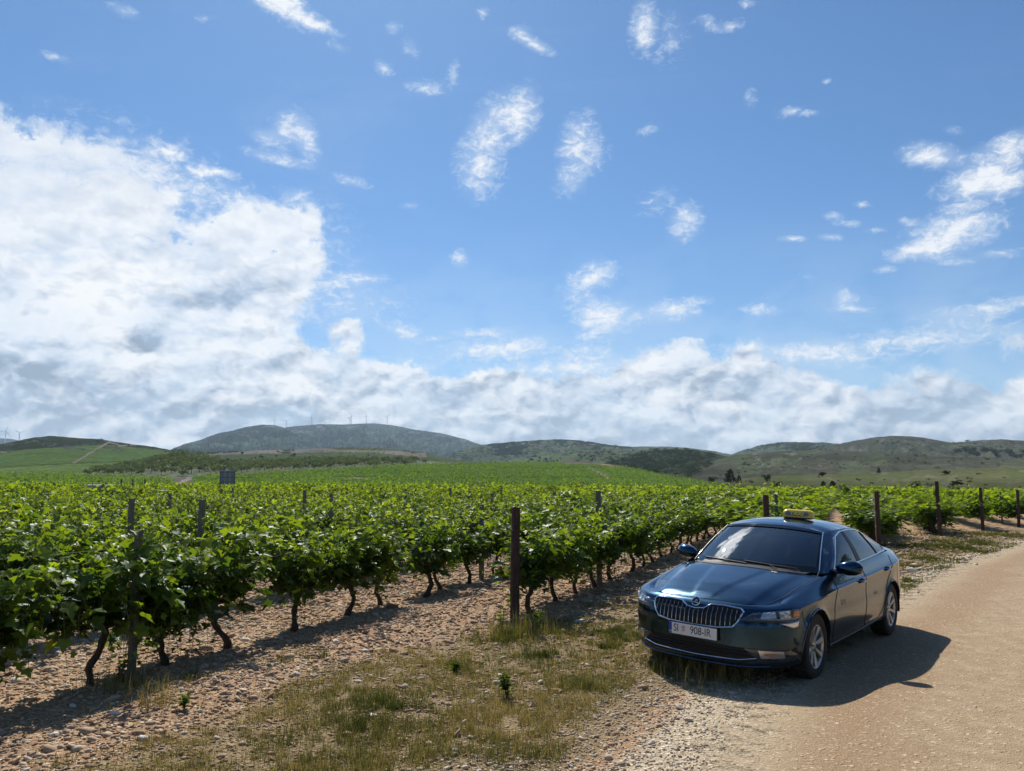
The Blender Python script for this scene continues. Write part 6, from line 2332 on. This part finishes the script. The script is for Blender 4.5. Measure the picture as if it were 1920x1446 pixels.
        aa = np.linspace(math.radians(-12), math.radians(192), 30)
        for a in aa:
            for y_ in (.50, .70, .925):
                V.append((ax + math.cos(a) * (RA - .002), s * y_, .325 + math.sin(a) * (RA - .002)))
            V.append((ax, s * .50, .325))
        for i in range(29):
            F += [(i * 4, i * 4 + 1, i * 4 + 5, i * 4 + 4), (i * 4 + 1, i * 4 + 2, i * 4 + 6, i * 4 + 5), (i * 4, i * 4 + 4, i * 4 + 3)]
        MB().add(V, F).obj('wheel_well', M_GAP, taxi)
        # arch lip
        P = [ps(ax + math.cos(a) * (RA + .010), .325 + math.sin(a) * (RA + .010), off=-.002)[:] for a in np.linspace(math.radians(-8), math.radians(188), 44) if .325 + math.sin(a) * RA > .27]
        MB().tube(P, .013, 8).obj('wheel_arch', M_PAINT, taxi, True)
    # door mirror
    mv = []
    sec = [(-.02, .03), (.03, .068), (.10, .088), (.18, .084), (.232, .056), (.252, .02)]   # outward offset, half height
    base = Vector((1.80, s * .865, 1.025))
    k = 14
    for (o_, hh) in sec:
        for a in np.linspace(0, 2 * np.pi, k, endpoint=False):
            fx = math.cos(a)
            mv.append((base.x + (-.085 if fx < 0 else .045) * abs(fx) ** .8 * (hh / .078) + o_ * .10, base.y + s * o_, base.z + math.sin(a) * hh * (1.0 if math.sin(a) > 0 else .85) + o_ * .05))
    mb = MB().add(mv, [(i * k + j, i * k + (j + 1) % k, (i + 1) * k + (j + 1) % k, (i + 1) * k + j) for i in range(len(sec) - 1) for j in range(k)])
    mb.f += [list(range(k)), [(len(sec) - 1) * k + j for j in range(k)]]; mb.m += [0, 0]
    me = mb.mesh('mirror', M_PAINT); finish(me, 50, 1e-5)
    mo = from_mesh('mirror', me, taxi)
    gl = [(base.x + .050 + o_ * .1, base.y + s * o_, base.z + q * hh * .8) for (o_, hh) in sec[1:5] for q in (-1, 1)]
    MB().add(gl, [(0, 1, 3, 2), (2, 3, 5, 4), (4, 5, 7, 6)]).obj('mirror_glass', mat('mirror_glass', (.6, .65, .7), .03, 1.0), mo)
    P = [(base.x - .075 * q + .02, base.y + s * (.03 + .045 * i), base.z - .030 + .004 * i) for i in range(4) for q in (1,)]
    MB().tube([(base.x - .03, s * .80, base.z - .05), (base.x - .02, s * .86, base.z - .045), (base.x - .01, s * .90, base.z - .04)], [.022, .020, .022], 8).obj('mirror_stalk', M_BLACK, mo, True)

# lettering on the left doors
mt = Matrix(((1, 0, 0, 0), (0, 0, -1, 0), (0, 1, 0, 0), (0, 0, 0, 1)))
for s in (-1,):
    for (sx_, sz_, size) in ((1.80, .66, .085), (3.02, .62, .06)):
        p0 = proj_side(sx_, sz_, s, .003); p1 = proj_side(sx_ + .2, sz_, s, .003)
        o = text_obj('door_lettering', 'TAXI', size, M_FADED, taxi, (0, 0, 0), 1.0, .0003)
        ML = Matrix.Translation(p0) @ mt
        o.matrix_local = ML
        me = o.data
        inv = ML.inverted()
        for v in me.vertices:            # every letter lies on the door skin
            w = ML @ v.co
            v.co = inv @ proj_side(w.x, w.z, s, .0025 + (.0008 if v.co.z > 0 else 0))

# windscreen surround, cowl, wipers
fr1 = []
edge = [i for i in range(len(ub)) if ub[i] <= 3.62]
botP = [CB[0, i] for i in edge]; topP = [CB[-1, i] for i in edge]; sideP = [CB[j, edge[-1]] for j in range(len(vb))]


def strip(name, A, Bp, m, off=.004, parent=None):
    V, F = [], []
    for a, b_ in zip(A, Bp):
        V += [(a[0] - off, a[1], a[2] + off), (b_[0] - off, b_[1], b_[2] + off)]
    F = [(2 * i, 2 * i + 1, 2 * i + 3, 2 * i + 2) for i in range(len(A) - 1)]
    n = len(V)
    V2 = [(v[0], -v[1], v[2]) for v in V]
    me = bpy.data.meshes.new(name); me.from_pydata(V + V2, [], F + [tuple(q + n for q in f) for f in F]); me.materials.append(m)
    return from_mesh(name, me, parent or taxi)


M_FRIT = mat('black_glass_edge', (.006, .007, .009), .05, 0, .6)
strip('screen_edge', [CB[0, i] for i in edge], [CB[2, i] for i in edge], M_FRIT, .003, wscreen)
strip('screen_edge', [CB[-1, i] for i in edge], [CB[-2, i] for i in edge], M_FRIT, .003, wscreen)
strip('screen_edge', [CB[j, edge[-1]] for j in range(len(vb))], [CB[j, edge[-1] - 1] * .75 + CB[j, edge[-1] - 2] * .25 for j in range(len(vb))], M_FRIT, .003, wscreen)
for s in (-1, 1):
    P = [(CB[j, edge[-1]] + np.array([-.004, .004, .006])) * np.array([1, s, 1]) for j in range(len(vb))]
    MB().tube(P, .006, 6).obj('pillar_strip', M_CHROME if s < 0 else M_BLACK, wscreen, True)
V, F = [], []
for i, y in enumerate(np.linspace(-.74, .74, 31)):
    xa = np.interp(abs(y), [0, .25, .48, .655, .775], [1.24, 1.255, 1.32, 1.44, 1.60])
    zt = np.interp(abs(y), [0, .48, .75], [1.012, 1.0, .982])
    V += [(xa - .085, y, zt - .006), (xa - .04, y, zt - .018), (xa + .03, y, zt + .002)]
F = [(3 * i + j, 3 * i + j + 1, 3 * i + j + 4, 3 * i + j + 3) for i in range(30) for j in range(2)]
MB().add([(v[0], v[1], max(v[2], proj_top(v[0], v[1], .004).z if v[0] < 1.3 + abs(v[1]) * .2 else v[2])) for v in V], F).obj('cowl', M_BLACK, taxi, True)
for (y0, y1) in ((-.55, .02), (-.02, .55)):
    P = []
    for t_ in np.linspace(0, 1, 9):
        y = y0 + (y1 - y0) * t_
        j = np.argmin(np.abs(Bq[:37, 1] - abs(y)))
        c_ = CB[0, j] * (1 - (.05 + .05 * t_)) + CB[-1, j] * (.05 + .05 * t_)
        P.append((c_[0] - .012, y, c_[2] + .014))
    MB().tube(P, .006, 5).tube([P[4], (P[4][0] - .07, P[4][1] - .12, P[4][2] - .03)], .006, 5).obj('wiper', M_BLACK, taxi, True)

# interior
inn = MB()
V, F = [], []
for i, y in enumerate(np.linspace(-.74, .74, 25)):
    xa = np.interp(abs(y), [0, .25, .48, .655, .775], [1.30, 1.315, 1.38, 1.48, 1.62])
    V += [(xa - .02, y, .975), (xa + .18, y, .985 + .02 * math.sin((y + .74) * 4)), (xa + .36, y, .97), (xa + .42, y, .90), (xa + .40, y, .62)]
F = [(5 * i + j, 5 * i + j + 1, 5 * i + j + 6, 5 * i + j + 5) for i in range(24) for j in range(4)]
inn.add(V, F)
inn.box((1.74, -.37, .985), (.16, .34, .06), bev=.025)
inn.obj('dashboard', M_DASH, taxi, True)
st = MB()
cw = Vector((2.02, -.37, .93))
tl_ = Matrix.Rotation(math.radians(-62), 3, 'Y')
P = [tuple(cw + tl_ @ Vector((math.cos(a) * .185, math.sin(a) * .185, 0))) for a in np.linspace(0, 2 * np.pi, 33)]
st.tube(P, .016, 8)
for a in (0, math.pi, math.pi * 1.5):
    st.tube([tuple(cw), tuple(cw + tl_ @ Vector((math.cos(a) * .18, math.sin(a) * .18, 0)))], .018, 6)
st.box(tuple(cw), (.07, .12, .12), bev=.02)
st.obj('steering_wheel', mat('wheel_leather', (.03, .03, .033), .5), taxi, True)
for s in (-1, 1):
    se = MB().box((2.68, s * .37, .66), (.52, .50, .16), bev=.05)
    se.box((2.96, s * .37, .93), (.14, .48, .62), rot=Matrix.Rotation(math.radians(14), 3, 'Y'), bev=.05)
    se.box((3.06, s * .37, 1.27), (.10, .26, .17), rot=Matrix.Rotation(math.radians(14), 3, 'Y'), bev=.04)
    se.obj('front_seat', M_SEAT, taxi, True)
rs = MB().box((3.55, 0, .66), (.5, 1.25, .16), bev=.05)
rs.box((3.86, 0, .90), (.16, 1.25, .5), rot=Matrix.Rotation(math.radians(20), 3, 'Y'), bev=.05)
rs.obj('rear_bench', M_SEAT, taxi, True)
MB().box((2.8, 0, .42), (3.0, 1.5, .04)).box((1.5, 0, .60), (.04, 1.5, .55)).box((4.1, 0, .75), (.04, 1.4, .6)).obj('cabin_floor', M_GAP, taxi)
MB().box((2.5, 0, .26), (3.9, 1.35, .10)).box((.75, 0, .30), (.9, 1.0, .18)).obj('underbody', M_GAP, taxi)
im = MB().box((2.10, 0, 1.335), (.03, .24, .07), bev=.012)
im.tube([(2.08, 0, 1.36), (2.06, 0, 1.41)], .012, 6)
im.obj('rear_view_mirror', M_BLACK, taxi)
MB().box((2.02, 0, 1.372), (.05, .09, .045), rot=Matrix.Rotation(math.radians(28), 3, 'Y'), bev=.01).obj('rain_sensor', mat('pale_sensor', (.45, .55, .6), .3), taxi)
MB().box((1.62, .12, .999), (.03, .10, .003)).obj('dash_slip', M_PLATE, taxi)
# roof sign with lettering
sx0, sy0 = 2.62, -.13
rz0 = proj_top(sx0, sy0, 0).z
sgn_ = empty('roof_sign', (sx0, sy0, rz0), 0, taxi)
# shell: rounded trapezoid section extruded across the car
V, F = [], []
ys = [(-.185, .35), (-.178, .8), (-.155, .97), (-.12, 1), (.12, 1), (.155, .97), (.178, .8), (.185, .35)]
secp = [(-.065, .018), (-.066, .035), (-.050, .085), (-.034, .106), (0, .112), (.034, .106), (.050, .085), (.066, .035), (.065, .018)]
for y, sc_ in ys:
    for (xx, zz) in secp:
        V.append((xx * (.55 + .45 * sc_), y, .018 + (zz - .018) * sc_))
k = len(secp)
for i in range(len(ys) - 1):
    for j in range(k):
        F.append((i * k + j, i * k + (j + 1) % k, (i + 1) * k + (j + 1) % k, (i + 1) * k + j))
F += [tuple(range(k)), tuple((len(ys) - 1) * k + j for j in range(k))]
me = bpy.data.meshes.new('sign_shell'); me.from_pydata(V, [], F); me.materials.append(M_YEL); finish(me, 40, 1e-5)
from_mesh('sign_shell', me, sgn_)
MB().box((0, 0, .009), (.11, .33, .020), bev=.006).obj('sign_base', M_BLACK, sgn_)
pn = empty('panel_frame', (0, 0, 0), 0, sgn_)
bpy.data.objects.remove(pn)
th = math.atan2(.016, .050)
Mf = Matrix.Translation((-.0605, 0, .062)) @ Matrix(((0, math.sin(th), -math.cos(th), 0), (-1, 0, 0, 0), (0, math.cos(th), math.sin(th), 0), (0, 0, 0, 1)))
mb = MB()
oval = []
for a in np.linspace(0, 2 * np.pi, 40, endpoint=False):
    cx_ = .118 if math.cos(a) > 0 else -.118
    oval.append((cx_ + math.cos(a) * .028, math.sin(a) * .028, .0))
mb.add(oval, [tuple(range(40))], 0)
mb.add([(x, y, -.004) for x, y, z in oval] , [tuple(range(40))], 0)
o = mb.obj('sign_panel', M_SIGNGREY, sgn_); o.matrix_local = Mf
o2 = text_obj('sign_lettering', 'TAXI', .058, M_SIGNYEL, sgn_, (0, 0, 0), 1.35, .003, .0018); o2.matrix_local = Mf @ Matrix.Translation((0, 0, .004)) @ Matrix.Diagonal((1.35, 1, 1, 1))
MB().tube([(3.95, 0, 1.24), (4.0, 0, 1.27), (4.06, 0, 1.275)], [.03, .02, .006], 8).obj('roof_aerial', M_PAINT, taxi, True)
for s in (-1, 1):
    patch('tail_light', [(4.30, .90), (4.36, .975), (4.58, .97), (4.56, .88)], lambda x, z, off=.003, s=s: proj_side(x, z, s, off), mat('tail_red', (.35, .01, .012), .12), taxi, off=.004, step=.02)
line('rear_seam', [(4.10, .94), (4.12, .70), (4.16, .55)], lambda x, z, off=.003: proj_side(x, z, -1, off), M_GAP, .0025, taxi, off=-.0005)
# ------------------------------------------------------------------ trees behind the photographer (they mirror in the taxi's side glass)
M_BROAD = leaf_mat('broad_tree_foliage', (.02, .035, .012), (.045, .07, .02), (.09, .13, .035), trans=.3, gloss=.05)
bt = tree_mesh('round', 91)
for i, (x, y, h, lab) in enumerate([(9.5, -2, 6.5, 'broad green tree beside the road behind the photographer, nearest one'), (14, 3.5, 7.5, 'tall broad tree on the far side of the road facing the taxi'), (19, 10, 6.5, 'broad tree on the far side of the road beyond the right edge'), (6, -9, 7.0, 'broad tree behind the photographer on the road verge'), (24, 17, 6.0, 'smaller broad tree furthest along the far side of the road'), (12, 8.5, 0, ''), (11, -7, 9.0, 'high broad tree well behind the photographer'), (17, -1, 9.5, 'highest broad tree behind the far side of the road'), (15, 0.5, 8, 'leafy broad tree between the tall trees across the road'), (1, -11, 8.5, 'broad tree straight behind the photographer'), (-6, -12, 8, 'broad tree behind the photographer on the vineyard side')]):
    if not h:
        continue
    r_ = np.random.default_rng(300 + i)
    V0 = []
    n = 2600
    k = 14
    cen = r_.normal(size=(k, 3)) * (.26, .26, .15) + (0, 0, .64)
    rd = r_.uniform(.12, .24, k); w_ = r_.integers(0, k, n)
    v = r_.normal(size=(n, 3)); v /= np.linalg.norm(v, axis=1, keepdims=True)
    C = (cen[w_] + v * rd[w_][:, None] * r_.uniform(.5, 1.1, (n, 1))) * h
    V, F = quads_cloud(C, r_.uniform(.18, .42, n), .4, 5 + i)
    e = empty('broad_tree', (x, y, float(ground_z(x, y))), r_.uniform(0, 6))
    new_mesh_obj('crown', V, F, M_BROAD, e, attrs={'tone': np.repeat(np.clip(r_.uniform(.1, .9, n), 0, 1), 4)})
    mb = MB().tube([(0, 0, -.2), (.05, .02, h * .2), (-.05, 0, h * .42), (0, .05, h * .7)], [.22, .17, .13, .05], 9)
    for q in range(4):
        a = q * 1.6 + i
        mb.tube([(0, 0, h * (.28 + .05 * q)), (math.cos(a) * h * .13, math.sin(a) * h * .13, h * .48), (math.cos(a) * h * .24, math.sin(a) * h * .24, h * .66)], [.09, .06, .02], 6)
    mb.obj('trunk', M_TRUNK, e, True)
    tag(e, lab, 'tree')

# ------------------------------------------------------------------ haze
hz = bpy.data.meshes.new('haze')
bm = bmesh.new(); bmesh.ops.create_cube(bm, size=1.0)
for v in bm.verts:
    v.co = Vector((v.co.x * 18000, v.co.y * 18000, (v.co.z + .5) * 640 - 40))
bm.to_mesh(hz); bm.free()
m = bpy.data.materials.new('haze'); m.use_nodes = True
N = NG(m.node_tree); N.n.clear()
pv = N.node('ShaderNodeVolumePrincipled')
pv.inputs['Color'].default_value = (.62, .80, 1.0, 1)
pv.inputs['Density'].default_value = HAZE_DENSITY
pv.inputs['Anisotropy'].default_value = .2
out = N.node('ShaderNodeOutputMaterial')
N.l.new(pv.outputs[0], out.inputs['Volume'])
hz.materials.append(m)
tag(from_mesh('haze', hz), 'thin pale air haze over the valley', kind='stuff')
